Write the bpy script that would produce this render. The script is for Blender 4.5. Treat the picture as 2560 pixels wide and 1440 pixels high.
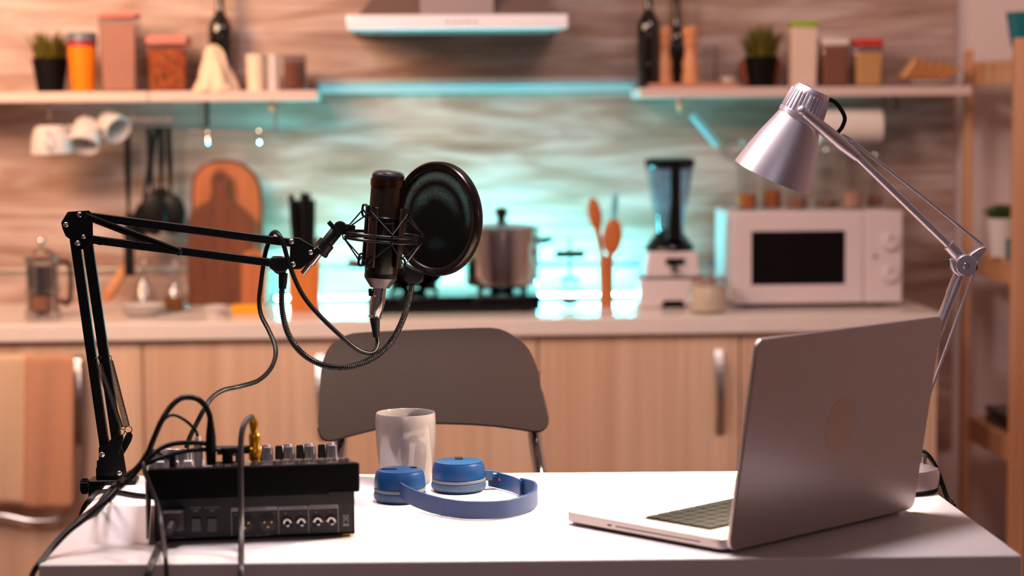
import bpy, math, random
from mathutils import Matrix, Vector

random.seed(7)
for _o in list(bpy.data.objects):
    bpy.data.objects.remove(_o, do_unlink=True)
SC = bpy.context.scene
COL = SC.collection
R = math.radians

# ------------------------------------------------------------------ camera
FPX = 5300.0                       # focal length in pixels of a 2560 wide frame
CAM = Vector((0.0, 0.0, 1.427))
YAW = math.atan(242 / FPX)
PITCH = math.atan(448 / FPX)
ROLL = 0.0075
f_h = Vector((math.sin(YAW), math.cos(YAW), 0))
FW = (f_h * math.cos(PITCH) + Vector((0, 0, -math.sin(PITCH)))).normalized()
_r = Vector((math.cos(YAW), -math.sin(YAW), 0))
_u = _r.cross(FW)
RT = _r * math.cos(ROLL) - _u * math.sin(ROLL)
UP = _u * math.cos(ROLL) + _r * math.sin(ROLL)
cd = bpy.data.cameras.new('camera')
cd.sensor_width = 36.0
cd.lens = 36.0 * FPX / 2560.0
cd.clip_start = 0.05
cd.clip_end = 60
cd.dof.use_dof = True
cd.dof.focus_distance = 2.86
cd.dof.aperture_fstop = cd.lens / 1000.0 / 0.0205
cd.dof.aperture_blades = 0
cam = bpy.data.objects.new('camera', cd)
COL.objects.link(cam)
M3 = Matrix((RT, UP, -FW)).transposed()
cam.matrix_world = Matrix.Translation(CAM) @ M3.to_4x4()
SC.camera = cam


def ray(px, py):
    return FW + RT * ((px - 1280) / FPX) - UP * ((py - 720) / FPX)


def P(px, py, Y):
    """the point of the upright plane y = Y seen at a pixel of the photograph"""
    d = ray(px, py)
    return CAM + d * (Y / d.y)


def Q(px, py, Z):
    """the point of the level plane z = Z seen at a pixel of the photograph"""
    d = ray(px, py)
    return CAM + d * ((Z - CAM.z) / d.z)


# ------------------------------------------------------------------ light
SC.view_settings.view_transform = 'Standard'
SC.view_settings.look = 'None'
SC.view_settings.gamma = 1.0
SC.view_settings.use_curve_mapping = False
SC.view_settings.exposure = 0.0
try:
    SC.cycles.use_denoising = True
    SC.cycles.denoiser = 'OPENIMAGEDENOISE'
    SC.cycles.sample_clamp_indirect = 6.0
    SC.cycles.max_bounces = 8
    SC.cycles.transparent_max_bounces = 16
    SC.cycles.caustics_reflective = False
    SC.cycles.caustics_refractive = False
except Exception:
    pass
W = bpy.data.worlds.new('world')
SC.world = W
W.use_nodes = True
W.node_tree.nodes['Background'].inputs[0].default_value = (1.0, 0.78, 0.80, 1)
W.node_tree.nodes['Background'].inputs[1].default_value = 0.08


def area(name, loc, target, sx, sy, power, col, spread=180):
    L = bpy.data.lights.new(name, 'AREA')
    L.shape = 'RECTANGLE'
    L.size, L.size_y = sx, sy
    L.energy = power
    L.color = col
    L.spread = R(spread)
    o = bpy.data.objects.new(name, L)
    COL.objects.link(o)
    o.location = loc
    o.rotation_euler = (Vector(target) - Vector(loc)).to_track_quat('-Z', 'Y').to_euler()
    return o


# warm ceiling lamp over the kitchen run, and the paler room light on the camera's side
area('table_fill_light', (0.15, 2.75, 2.6), (0.15, 2.7, 0.9), 0.4, 0.4, 6.0, (1.0, 0.86, 0.90), 62)  # unseen overhead fill, added to brighten the table; no pendant hangs there
area('wall_lamp_warm', (-1.6, 4.2, 2.3), (-0.8, 5.9, 1.9), 0.8, 0.8, 28, (1.0, 0.60, 0.35), 110)
area('ceiling_light_room', (-0.9, 2.9, 2.62), (0.1, 4.9, 1.0), 0.6, 0.6, 52, (1.0, 0.82, 0.78))
area('ceiling_light_far', (0.9, 3.9, 2.62), (0.7, 5.9, 1.0), 0.6, 0.6, 19, (1.0, 0.73, 0.67))
area('rear_fill_light', (0.1, -0.9, 2.05), (0.1, 5.5, 1.5), 1.3, 0.6, 4.5, (0.97, 0.86, 1.0))  # soft light added behind the camera for sheen on metal; no window there


# ------------------------------------------------------------------ materials
def lin(c):
    return tuple(((x / 255.0) / 12.92 if x / 255.0 <= 0.04045 else ((x / 255.0 + 0.055) / 1.055) ** 2.4) for x in c) + (1.0,)


def mat(name, col, rough=0.5, metal=0.0, var=0.06, scale=30.0, spec=0.5, emit=None, estr=0.0, alpha=1.0, coat=0.0, bump=0.0, bscale=200.0, trans=0.0, ior=1.45):
    m = bpy.data.materials.new(name)
    m.use_nodes = True
    nt = m.node_tree
    b = nt.nodes['Principled BSDF']
    c = lin(col)
    b.inputs['Roughness'].default_value = rough
    b.inputs['Metallic'].default_value = metal
    b.inputs['Specular IOR Level'].default_value = spec
    b.inputs['Coat Weight'].default_value = coat
    b.inputs['Transmission Weight'].default_value = trans
    b.inputs['IOR'].default_value = ior
    b.inputs['Alpha'].default_value = alpha
    tc = nt.nodes.new('ShaderNodeTexCoord')
    n = nt.nodes.new('ShaderNodeTexNoise')
    n.inputs['Scale'].default_value = scale
    n.inputs['Detail'].default_value = 4
    nt.links.new(tc.outputs['Object'], n.inputs['Vector'])
    mx = nt.nodes.new('ShaderNodeMix')
    mx.data_type = 'RGBA'
    mx.inputs['A'].default_value = tuple(min(1, x * (1 - var)) for x in c[:3]) + (1,)
    mx.inputs['B'].default_value = tuple(min(1, x * (1 + var)) for x in c[:3]) + (1,)
    nt.links.new(n.outputs['Fac'], mx.inputs['Factor'])
    nt.links.new(mx.outputs['Result'], b.inputs['Base Color'])
    if bump:
        n2 = nt.nodes.new('ShaderNodeTexNoise')
        n2.inputs['Scale'].default_value = bscale
        nt.links.new(tc.outputs['Object'], n2.inputs['Vector'])
        bp = nt.nodes.new('ShaderNodeBump')
        bp.inputs['Strength'].default_value = bump
        bp.inputs['Distance'].default_value = 0.002
        nt.links.new(n2.outputs['Fac'], bp.inputs['Height'])
        nt.links.new(bp.outputs['Normal'], b.inputs['Normal'])
    if emit:
        b.inputs['Emission Color'].default_value = lin(emit)
        b.inputs['Emission Strength'].default_value = estr
    return m


def wood(name, stops, scl, rough=0.45, detail=6, distort=0.6, spec=0.4, extra=None):
    """wood grain: noise stretched along the grain (scl = scale per axis) through a colour ramp"""
    m = bpy.data.materials.new(name)
    m.use_nodes = True
    nt = m.node_tree
    b = nt.nodes['Principled BSDF']
    b.inputs['Roughness'].default_value = rough
    b.inputs['Specular IOR Level'].default_value = spec
    tc = nt.nodes.new('ShaderNodeTexCoord')
    mp = nt.nodes.new('ShaderNodeMapping')
    mp.inputs['Scale'].default_value = scl
    n = nt.nodes.new('ShaderNodeTexNoise')
    n.inputs['Scale'].default_value = 1.0
    n.inputs['Detail'].default_value = detail
    n.inputs['Distortion'].default_value = distort
    cr = nt.nodes.new('ShaderNodeValToRGB')
    el = cr.color_ramp.elements
    while len(el) < len(stops):
        el.new(0.5)
    for e, (p, c) in zip(el, stops):
        e.position = p
        e.color = lin(c)
    nt.links.new(tc.outputs['Object'], mp.inputs['Vector'])
    nt.links.new(mp.outputs['Vector'], n.inputs['Vector'])
    nt.links.new(n.outputs['Fac'], cr.inputs['Fac'])
    out = cr.outputs['Color']
    if extra:      # fine streaks multiplied in
        mp2 = nt.nodes.new('ShaderNodeMapping')
        mp2.inputs['Scale'].default_value = extra[0]
        n2 = nt.nodes.new('ShaderNodeTexNoise')
        n2.inputs['Scale'].default_value = 1.0
        n2.inputs['Detail'].default_value = 3
        n2.inputs['Distortion'].default_value = extra[2]
        cr2 = nt.nodes.new('ShaderNodeValToRGB')
        cr2.color_ramp.elements[0].position = 0.35
        cr2.color_ramp.elements[0].color = (extra[1], extra[1], extra[1], 1)
        cr2.color_ramp.elements[1].position = 0.62
        cr2.color_ramp.elements[1].color = (1, 1, 1, 1)
        mx = nt.nodes.new('ShaderNodeMix')
        mx.data_type = 'RGBA'
        mx.blend_type = 'MULTIPLY'
        mx.inputs['Factor'].default_value = 1.0
        nt.links.new(tc.outputs['Object'], mp2.inputs['Vector'])
        nt.links.new(mp2.outputs['Vector'], n2.inputs['Vector'])
        nt.links.new(n2.outputs['Fac'], cr2.inputs['Fac'])
        nt.links.new(out, mx.inputs['A'])
        nt.links.new(cr2.outputs['Color'], mx.inputs['B'])
        out = mx.outputs['Result']
    nt.links.new(out, b.inputs['Base Color'])
    return m


def clear_glass(name, tint=(235, 245, 245), a=0.18, rough=0.04):
    """thin glass: mostly see-through, glossy where it reflects"""
    m = bpy.data.materials.new(name)
    m.use_nodes = True
    nt = m.node_tree
    for n in list(nt.nodes):
        nt.nodes.remove(n)
    o = nt.nodes.new('ShaderNodeOutputMaterial')
    t = nt.nodes.new('ShaderNodeBsdfTransparent')
    t.inputs[0].default_value = lin(tint)
    g = nt.nodes.new('ShaderNodeBsdfGlossy')
    g.inputs['Roughness'].default_value = rough
    fr = nt.nodes.new('ShaderNodeLayerWeight')
    fr.inputs['Blend'].default_value = 0.5
    pw = nt.nodes.new('ShaderNodeMath')
    pw.operation = 'POWER'
    pw.inputs[1].default_value = 3.5
    nt.links.new(fr.outputs['Facing'], pw.inputs[0])
    ad = nt.nodes.new('ShaderNodeMath')
    ad.operation = 'ADD'
    ad.inputs[1].default_value = a
    ad.use_clamp = True
    mx = nt.nodes.new('ShaderNodeMixShader')
    nt.links.new(pw.outputs[0], ad.inputs[0])
    nt.links.new(ad.outputs[0], mx.inputs[0])
    nt.links.new(t.outputs[0], mx.inputs[1])
    nt.links.new(g.outputs[0], mx.inputs[2])
    nt.links.new(mx.outputs[0], o.inputs[0])
    return m


def mesh_weave(name, col, fill, n_u=170, n_v=170, metal=0.0, rough=0.5, uvs=True):
    """woven net: threads solid, gaps see-through; pattern runs on the object's own coordinates"""
    m = bpy.data.materials.new(name)
    m.use_nodes = True
    nt = m.node_tree
    b = nt.nodes['Principled BSDF']
    b.inputs['Base Color'].default_value = lin(col)
    b.inputs['Roughness'].default_value = rough
    b.inputs['Metallic'].default_value = metal
    b.inputs['Specular IOR Level'].default_value = 0.1
    tc = nt.nodes.new('ShaderNodeTexCoord')
    sp = nt.nodes.new('ShaderNodeSeparateXYZ')
    nt.links.new(tc.outputs['UV'], sp.inputs[0])
    waves = []
    for ax, n in ((0, n_u), (1, n_v)):
        mu = nt.nodes.new('ShaderNodeMath'); mu.operation = 'MULTIPLY'; mu.inputs[1].default_value = n * math.pi
        si = nt.nodes.new('ShaderNodeMath'); si.operation = 'SINE'
        ab = nt.nodes.new('ShaderNodeMath'); ab.operation = 'ABSOLUTE'
        nt.links.new(sp.outputs[ax], mu.inputs[0]); nt.links.new(mu.outputs[0], si.inputs[0]); nt.links.new(si.outputs[0], ab.inputs[0])
        waves.append(ab)
    mi = nt.nodes.new('ShaderNodeMath'); mi.operation = 'MINIMUM'
    nt.links.new(waves[0].outputs[0], mi.inputs[0]); nt.links.new(waves[1].outputs[0], mi.inputs[1])
    gt = nt.nodes.new('ShaderNodeMath'); gt.operation = 'LESS_THAN'; gt.inputs[1].default_value = fill
    nt.links.new(mi.outputs[0], gt.inputs[0])
    nt.links.new(gt.outputs[0], b.inputs['Alpha'])
    return m


MAT = {}
MAT['wall_wood'] = wood('whitewashed_wood_laminate', [(0.28, (142, 108, 92)), (0.43, (168, 134, 120)), (0.54, (186, 158, 148)), (0.70, (206, 186, 180))],
                        (1.9, 1.0, 10.0), rough=0.5, distort=1.5, extra=((2.6, 1.0, 85.0), 0.72, 1.0))
MAT['cab_wood'] = wood('beech_cabinet_wood', [(0.3, (212, 168, 140)), (0.5, (226, 188, 160)), (0.7, (234, 198, 172))],
                       (8.0, 1.0, 0.3), rough=0.42, distort=0.3, extra=((60.0, 1.0, 1.0), 0.88, 0.2))
MAT['pine'] = wood('pine_wood', [(0.3, (184, 126, 88)), (0.55, (204, 150, 112)), (0.75, (214, 166, 128))], (26.0, 26.0, 1.6), rough=0.5)
MAT['pale_wall'] = mat('pale_painted_wall', (222, 204, 200), 0.85, var=0.03, scale=6, bump=0.15, bscale=60)
MAT['floor'] = wood('floor_boards', [(0.3, (120, 90, 70)), (0.7, (160, 124, 98))], (2.0, 14.0, 1.0))
MAT['ceil'] = mat('ceiling_paint', (196, 180, 172), 0.9, var=0.02, scale=4)
MAT['counter'] = mat('worktop_laminate', (234, 220, 214), 0.2, var=0.05, scale=60, spec=0.35)
MAT['shelfw'] = mat('shelf_board_laminate', (212, 186, 178), 0.4, var=0.03)
MAT['alu'] = mat('brushed_aluminium', (176, 172, 174), 0.28, 1.0, var=0.05)
MAT['silver'] = mat('silver_paint', (226, 218, 230), 0.40, 0.95, var=0.02)
MAT['steel'] = mat('polished_steel', (205, 200, 196), 0.13, 1.0, var=0.03)
MAT['steel_soft'] = mat('satin_steel', (196, 190, 188), 0.3, 1.0, var=0.03)
MAT['chrome'] = mat('chrome', (232, 230, 230), 0.06, 1.0, var=0.01)
MAT['hood_white'] = mat('hood_front_metal', (250, 246, 252), 0.3, 0.35, var=0.01, spec=0.8)
MAT['hood_steel'] = mat('hood_steel', (128, 106, 102), 0.45, 0.5, var=0.03)
MAT['black'] = mat('black_powder_coat', (5, 4, 4), 0.36, 0.0, var=0.1, spec=0.25)
MAT['black_metal'] = mat('black_satin_metal', (12, 10, 9), 0.28, 0.3, var=0.1, spec=0.4)
MAT['black_soft'] = mat('black_rubber', (8, 7, 7), 0.45, 0.0, var=0.1, spec=0.25)
MAT['black_gloss'] = mat('black_gloss_plastic', (5, 4, 5), 0.2, 0.0, var=0.05, spec=0.35)
MAT['black_matte'] = mat('black_matte', (18, 15, 14), 0.7, 0.0, var=0.15)
MAT['cable'] = mat('cable_rubber', (6, 5, 6), 0.38, 0.0, var=0.1, spec=0.35)
MAT['cable_grey'] = mat('cable_grey_rubber', (56, 48, 50), 0.38, 0.0, var=0.1, spec=0.4)
MAT['table'] = mat('white_table_laminate', (236, 228, 228), 0.32, 0.0, var=0.015, scale=12)
MAT['mixer'] = mat('mixer_case_black', (4, 3, 3), 0.6, 0.0, var=0.1, spec=0.12, bump=0.1, bscale=500)
MAT['mixer_panel'] = mat('mixer_rear_panel', (19, 17, 19), 0.5, 0.0, var=0.08)
MAT['mixer_top'] = mat('mixer_top_panel', (96, 86, 84), 0.35, 0.3, var=0.06)
MAT['mixer_side'] = mat('mixer_side_cheek', (150, 134, 128), 0.4, 0.1, var=0.05)
MAT['print'] = mat('grey_print', (132, 128, 130), 0.5, 0.0, var=0.05)
MAT['knob_grey'] = mat('knob_grey', (118, 112, 120), 0.4, 0.0, var=0.05)
MAT['knob_red'] = mat('knob_red_cap', (170, 58, 62), 0.4)
MAT['knob_blue'] = mat('knob_blue_cap', (92, 104, 150), 0.4)
MAT['knob_white'] = mat('white_plastic', (232, 226, 226), 0.35)
MAT['mic_cone'] = mat('microphone_cone_metal', (92, 82, 80), 0.35, 0.9)
MAT['clamp_metal'] = mat('dark_bronze_clamp', (58, 42, 33), 0.35, 0.5)
MAT['pop_ring'] = mat('pop_filter_ring', (26, 19, 18), 0.25, 0.5, spec=0.4)
MAT['rocker'] = mat('rocker_switch', (62, 58, 62), 0.35)
MAT['white_plug'] = mat('bright_white_plastic', (250, 246, 246), 0.4)
MAT['gold'] = mat('gold_plated_metal', (236, 166, 44), 0.25, 0.85, var=0.04)
MAT['brass_pin'] = mat('brass_pin', (214, 160, 60), 0.25, 0.9)
MAT['mug'] = mat('glazed_stoneware', (138, 128, 128), 0.07, 0.0, var=0.02, spec=0.6, coat=0.6)
MAT['blue'] = mat('blue_plastic', (18, 58, 106), 0.32, 0.0, var=0.04)
MAT['blue_band'] = mat('blue_band_plastic', (34, 60, 104), 0.42, 0.0, var=0.04)
MAT['blue_top'] = mat('blue_cup_face', (30, 78, 122), 0.3, 0.0, var=0.04)
MAT['blue_cush'] = mat('blue_grey_leatherette', (52, 74, 104), 0.5, 0.0, var=0.12, bump=0.4, bscale=120)
MAT['grey_fabric'] = mat('grey_fabric_ring', (100, 108, 116), 0.8, var=0.15, scale=150)
MAT['laptop'] = mat('anodised_aluminium', (206, 194, 192), 0.33, 0.75, var=0.01)
MAT['laptop_base'] = mat('anodised_aluminium_base', (214, 204, 200), 0.36, 0.5, var=0.01)
MAT['laptop_logo'] = mat('lid_emblem', (216, 190, 176), 0.42, 0.5, var=0.01)
MAT['dark_slot'] = mat('dark_slot', (60, 42, 42), 0.5)
MAT['pad'] = mat('trackpad_glass', (206, 192, 186), 0.3, 0.3, var=0.01)
MAT['chair'] = mat('brown_grey_lacquered_plywood', (52, 40, 40), 0.38, 0.0, var=0.06, scale=14, bump=0.1)
MAT['chair_edge'] = mat('chair_edge_dark', (44, 34, 30), 0.5)
MAT['white_app'] = mat('white_appliance_plastic', (214, 198, 200), 0.35, 0.0, var=0.01)
MAT['window_black'] = mat('oven_window_black', (16, 12, 13), 0.2, 0.0, var=0.03, spec=0.3)
MAT['paper'] = mat('kitchen_paper', (226, 212, 204), 0.9, var=0.03, bump=0.2)
MAT['ceramic'] = mat('white_ceramic', (208, 198, 196), 0.2, 0.0, var=0.02)
MAT['linen'] = mat('cream_linen', (228, 200, 176), 0.9, 0.0, var=0.06, bump=0.5, bscale=80)
MAT['cream'] = mat('cream_ceramic', (232, 206, 184), 0.35)
MAT['towel_cream'] = mat('cream_towel', (226, 190, 158), 0.95, 0.0, var=0.06, scale=60, bump=0.5, bscale=300)
MAT['towel_tan'] = mat('tan_towel', (204, 148, 116), 0.95, 0.0, var=0.08, scale=60, bump=0.5, bscale=300)
MAT['orange'] = mat('orange_plastic', (238, 122, 4), 0.35, 0.0, var=0.03)
MAT['maroon'] = mat('maroon_band', (140, 28, 52), 0.4)
MAT['slate'] = mat('slate_blue_lid', (88, 98, 108), 0.4)
MAT['pinklid'] = mat('salmon_lid', (196, 112, 98), 0.4)
MAT['redlid'] = mat('red_lid', (200, 50, 38), 0.4)
MAT['greenlid'] = mat('lime_green_lid', (142, 172, 20), 0.4)
MAT['whitelid'] = mat('white_lid', (224, 202, 196), 0.4)
MAT['beige_fill'] = mat('beige_grain', (190, 138, 116), 0.6, var=0.1, scale=80)
MAT['brown_fill'] = mat('brown_grain', (150, 98, 74), 0.8, var=0.15, scale=120)
MAT['white_fill'] = mat('white_flour', (220, 190, 174), 0.8, var=0.03)
MAT['yellow_fill'] = mat('yellow_pasta', (236, 180, 112), 0.7, var=0.08, scale=60)
MAT['pasta'] = wood('mixed_pasta', [(0.3, (60, 26, 8)), (0.43, (130, 58, 12)), (0.52, (190, 104, 20)), (0.62, (150, 30, 14))], (60, 60, 60), rough=0.6)
MAT['jar_cream'] = mat('jar_flour', (240, 214, 190), 0.6, var=0.04)
MAT['rust'] = mat('rust_red', (176, 92, 70), 0.5)
MAT['wine'] = mat('dark_bottle_glass', (18, 14, 8), 0.06, 0.0, var=0.1, spec=0.7, coat=0.4)
MAT['grass'] = mat('grass_blade', (96, 88, 18), 0.6, var=0.35, scale=50)
MAT['leaf'] = mat('succulent_leaf', (66, 82, 40), 0.5, var=0.3, scale=50)
MAT['pot_black'] = mat('black_pot', (7, 5, 5), 0.6, spec=0.15)
MAT['soil'] = mat('potting_soil', (40, 26, 18), 0.9, var=0.3)
MAT['mill'] = wood('pepper_mill_wood', [(0.3, (200, 128, 88)), (0.7, (218, 156, 114))], (20, 20, 3), rough=0.4)
MAT['terra'] = mat('terracotta_board', (190, 126, 100), 0.5, var=0.08)
MAT['board'] = wood('acacia_board', [(0.3, (160, 90, 54)), (0.7, (182, 108, 68))], (20, 20, 3), rough=0.45)
MAT['board_dark'] = wood('walnut_board', [(0.3, (84, 42, 24)), (0.7, (116, 62, 36))], (20, 20, 3), rough=0.5)
MAT['block'] = wood('knife_block_wood', [(0.3, (184, 98, 36)), (0.7, (206, 124, 56))], (20, 20, 3), rough=0.45)
MAT['spoonw'] = wood('olive_spoon_wood', [(0.3, (176, 92, 42)), (0.7, (196, 112, 58))], (30, 30, 4), rough=0.5)
MAT['teal'] = mat('teal_glaze', (18, 96, 108), 0.25, 0.0, var=0.1)
MAT['bread'] = wood('toasted_bread', [(0.3, (226, 158, 96)), (0.7, (240, 196, 140))], (60, 60, 60), rough=0.8)
MAT['crust'] = mat('bread_crust', (186, 120, 72), 0.8, var=0.2)
MAT['yellow'] = mat('yellow_card', (232, 156, 10), 0.5)
MAT['oil'] = mat('amber_oil', (120, 72, 30), 0.1, 0.0)
MAT['spice'] = mat('orange_spice', (184, 98, 40), 0.7, var=0.2, scale=90)
MAT['glass'] = clear_glass('clear_glass', (249, 250, 250), 0.05)
MAT['glass_smoke'] = clear_glass('smoky_glass', (236, 232, 236), 0.07)
MAT['glass_blue'] = clear_glass('blender_jar_glass', (222, 234, 244), 0.09)
MAT['wire'] = mat('steel_wire', (176, 160, 150), 0.3, 0.9)
MAT['cyan_plastic_and_gleam'] = mat('light_blue_plastic_and_gleam', (120, 190, 206), 0.35)  # spatula's own plastic; on ledge lip and strainer it paints cyan light
MAT['ledge'] = mat('pale_blue_grey_ledge', (176, 190, 194), 0.4, 0.1, var=0.03)
MAT['chimney'] = mat('chimney_steel', (150, 134, 134), 0.5, 0.3, var=0.02)
MAT['led'] = mat('led_strip_cyan', (120, 240, 235), 0.4, emit=(96, 240, 250), estr=215.0)
MAT['bulb'] = mat('lamp_bulb', (255, 240, 220), 0.4, emit=(255, 205, 150), estr=40.0)
MAT['popnet'] = mesh_weave('pop_filter_net', (1, 1, 1), 0.77, 84, 84, rough=0.6)
MAT['grille'] = mesh_weave('microphone_grille', (84, 64, 46), 0.36, 62, 30, metal=0.9, rough=0.3)
MAT['grille_cap'] = mesh_weave('microphone_grille_cap', (60, 50, 58), 0.4, 84, 24, metal=0.8, rough=0.35)
MAT['bronze'] = mat('bronze_ring', (84, 62, 46), 0.22, 1.0)


# ------------------------------------------------------------------ mesh helpers
def spline(pts, n=8):
    pts = [Vector(p) for p in pts]
    out = []
    for i in range(len(pts) - 1):
        p0 = pts[max(i - 1, 0)]; p1 = pts[i]; p2 = pts[i + 1]; p3 = pts[min(i + 2, len(pts) - 1)]
        for k in range(n):
            t = k / n
            out.append(0.5 * ((2 * p1) + (p2 - p0) * t + (2 * p0 - 5 * p1 + 4 * p2 - p3) * t * t + (3 * p1 - p0 - 3 * p2 + p3) * t ** 3))
    out.append(pts[-1])
    return out


def align(a, b):
    """matrix at a, local z toward b"""
    a = Vector(a); b = Vector(b)
    return Matrix.Translation(a) @ (b - a).to_track_quat('Z', 'Y').to_matrix().to_4x4()


def rootmat(o):
    while o.parent:
        o = o.parent
    return o.matrix_basis.copy()


class MB:
    def __init__(s):
        s.v = []; s.f = []; s.uv = {}

    def add(s, vs, fs, M=None):
        k = len(s.v)
        for p in vs:
            p = Vector(p)
            s.v.append(M @ p if M is not None else p)
        for f in fs:
            s.f.append([k + i for i in f])
        return s

    def box(s, x0, x1, y0, y1, z0, z1, M=None):
        vs = [(x, y, z) for z in (z0, z1) for y in (y0, y1) for x in (x0, x1)]
        return s.add(vs, [(0, 2, 3, 1), (4, 5, 7, 6), (0, 1, 5, 4), (2, 6, 7, 3), (0, 4, 6, 2), (1, 3, 7, 5)], M)

    def bar(s, a, b, w, h, side=Vector((0, 1, 0))):
        """rectangular bar from a to b; h measured along side, w across"""
        a = Vector(a); b = Vector(b)
        d = (b - a).normalized()
        sd = (side - d * side.dot(d)).normalized()
        up = d.cross(sd)
        vs = []
        for p in (a, b):
            for i, j in ((-1, -1), (1, -1), (1, 1), (-1, 1)):
                vs.append(p + up * (i * w / 2) + sd * (j * h / 2))
        return s.add(vs, [(3, 2, 1, 0), (4, 5, 6, 7), (0, 1, 5, 4), (1, 2, 6, 5), (2, 3, 7, 6), (3, 0, 4, 7)])

    def lathe(s, prof, M=None, n=40, sx=1.0, sy=1.0, a0=0.0, a1=2 * math.pi):
        k = len(s.v)
        full = abs(a1 - a0 - 2 * math.pi) < 1e-6
        cnt = n if full else n + 1
        vs = []
        for r, z in prof:
            for i in range(cnt):
                a = a0 + (a1 - a0) * i / n
                vs.append((r * math.cos(a) * sx, r * math.sin(a) * sy, z))
        fs = []
        for j in range(len(prof) - 1):
            for i in range(n):
                i2 = (i + 1) % cnt
                fs.append((j * cnt + i, j * cnt + i2, (j + 1) * cnt + i2, (j + 1) * cnt + i))
        s.add(vs, fs, M)
        return s

    def tube(s, pts, r, n=12, cap=True):
        pts = [Vector(p) for p in pts]
        m = len(pts)
        rs = r if isinstance(r, (list, tuple)) else [r] * m
        t0 = (pts[1] - pts[0]).normalized()
        nrm = t0.orthogonal().normalized()
        k = len(s.v)
        for i, p in enumerate(pts):
            t = (pts[min(i + 1, m - 1)] - pts[max(i - 1, 0)]).normalized()
            nrm = (nrm - t * nrm.dot(t)).normalized()
            bn = t.cross(nrm)
            for j in range(n):
                a = 2 * math.pi * j / n
                s.v.append(p + (nrm * math.cos(a) + bn * math.sin(a)) * rs[i])
        for i in range(m - 1):
            for j in range(n):
                j2 = (j + 1) % n
                s.f.append([k + i * n + j, k + i * n + j2, k + (i + 1) * n + j2, k + (i + 1) * n + j])
        if cap:
            s.f.append([k + j for j in range(n)][::-1])
            s.f.append([k + (m - 1) * n + j for j in range(n)])
        return s

    def prism(s, poly, d0, d1, M=None):
        """polygon in local xy extruded along local z"""
        n = len(poly)
        area_ = sum(poly[i][0] * poly[(i + 1) % n][1] - poly[(i + 1) % n][0] * poly[i][1] for i in range(n))
        if area_ < 0:
            poly = poly[::-1]
        vs = [(p[0], p[1], d0) for p in poly] + [(p[0], p[1], d1) for p in poly]
        fs = [tuple(range(n))[::-1], tuple(range(n, 2 * n))] + [(i, (i + 1) % n, n + (i + 1) % n, n + i) for i in range(n)]
        return s.add(vs, fs, M)

    def plate(s, pts, thick, nrm=Vector((0, 1, 0))):
        """outline of world points given a thickness along nrm"""
        n = len(pts)
        nr = nrm.normalized() * thick / 2
        vs = [Vector(p) - nr for p in pts] + [Vector(p) + nr for p in pts]
        fs = [tuple(range(n)), tuple(range(n, 2 * n))[::-1]] + [(i, n + i, n + (i + 1) % n, (i + 1) % n) for i in range(n)]
        return s.add(vs, fs)

    def ball(s, c, r, n=16, sc=(1, 1, 1), M=None):
        prof = [(math.sin(math.pi * i / n) * r, -math.cos(math.pi * i / n) * r) for i in range(n + 1)]
        T = Matrix.Translation(Vector(c)) @ (M if M is not None else Matrix()) @ Matrix.Diagonal((sc[0], sc[1], sc[2], 1))
        return s.lathe(prof, T, n=max(12, n + 4))

    def screw(s, c, d, r):
        """round-headed screw at c, head toward d"""
        c = Vector(c)
        return s.lathe([(0, r * 0.62), (r * 0.5, r * 0.55), (r * 0.85, r * 0.32), (r, 0), (r, -r * 0.3), (0, -r * 0.3)], align(c, c + Vector(d)), n=20)

    def build(s, name, material, parent=None, local=False, bevel=0.0, seg=2, sharp=35, solid=0.0, sub=0):
        me = bpy.data.meshes.new(name)
        vs = s.v
        if parent is not None and not local:
            inv = rootmat(parent).inverted()
            vs = [inv @ v for v in vs]
        me.from_pydata([tuple(v) for v in vs], [], s.f)
        me.validate()
        for p in me.polygons:
            p.use_smooth = True
        me.update()
        import bmesh
        bm = bmesh.new(); bm.from_mesh(me)
        bmesh.ops.remove_doubles(bm, verts=bm.verts, dist=1e-6)
        bmesh.ops.recalc_face_normals(bm, faces=bm.faces)
        bm.to_mesh(me); bm.free()
        me.set_sharp_from_angle(angle=R(sharp))
        o = bpy.data.objects.new(name, me)
        COL.objects.link(o)
        if isinstance(material, str):
            material = MAT[material]
        me.materials.append(material)
        if parent is not None:
            o.parent = parent
        if bevel:
            b = o.modifiers.new('bevel', 'BEVEL')
            b.width = bevel; b.segments = seg; b.limit_method = 'ANGLE'; b.angle_limit = R(40)
            b.harden_normals = False
        if solid:
            m_ = o.modifiers.new('solid', 'SOLIDIFY'); m_.thickness = solid; m_.offset = 0
        if sub:
            m_ = o.modifiers.new('sub', 'SUBSURF'); m_.levels = sub; m_.render_levels = sub
        return o


def thing(name, label, cat, loc=(0, 0, 0), rotz=0.0, group=None):
    o = bpy.data.objects.new(name, None)
    COL.objects.link(o)
    o.empty_display_size = 0.05
    o.location = loc
    o.rotation_euler = (0, 0, rotz)
    o['label'] = label
    o['category'] = cat
    if group:
        o['group'] = group
    return o


def tag(o, label, cat, group=None):
    o['label'] = label
    o['category'] = cat
    if group:
        o['group'] = group
    return o


def struct(o, label=None):
    o['kind'] = 'structure'
    return o


def lettering(parent, txt, loc, size, material, rz=0.0, name='lettering', rx=math.pi / 2):
    c = bpy.data.curves.new(name, 'FONT')
    c.body = txt
    c.size = size
    c.align_x = 'CENTER'
    c.align_y = 'CENTER'
    c.extrude = 0.0001
    tmp = bpy.data.objects.new(name + '_source', c)
    me = bpy.data.meshes.new_from_object(tmp)
    bpy.data.objects.remove(tmp, do_unlink=True)
    bpy.data.curves.remove(c)
    me.materials.clear()
    me.materials.append(MAT[material])
    o = bpy.data.objects.new(name, me)
    COL.objects.link(o)
    o.parent = parent
    o.location = loc
    o.rotation_euler = (rx, 0, rz)
    return o
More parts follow.
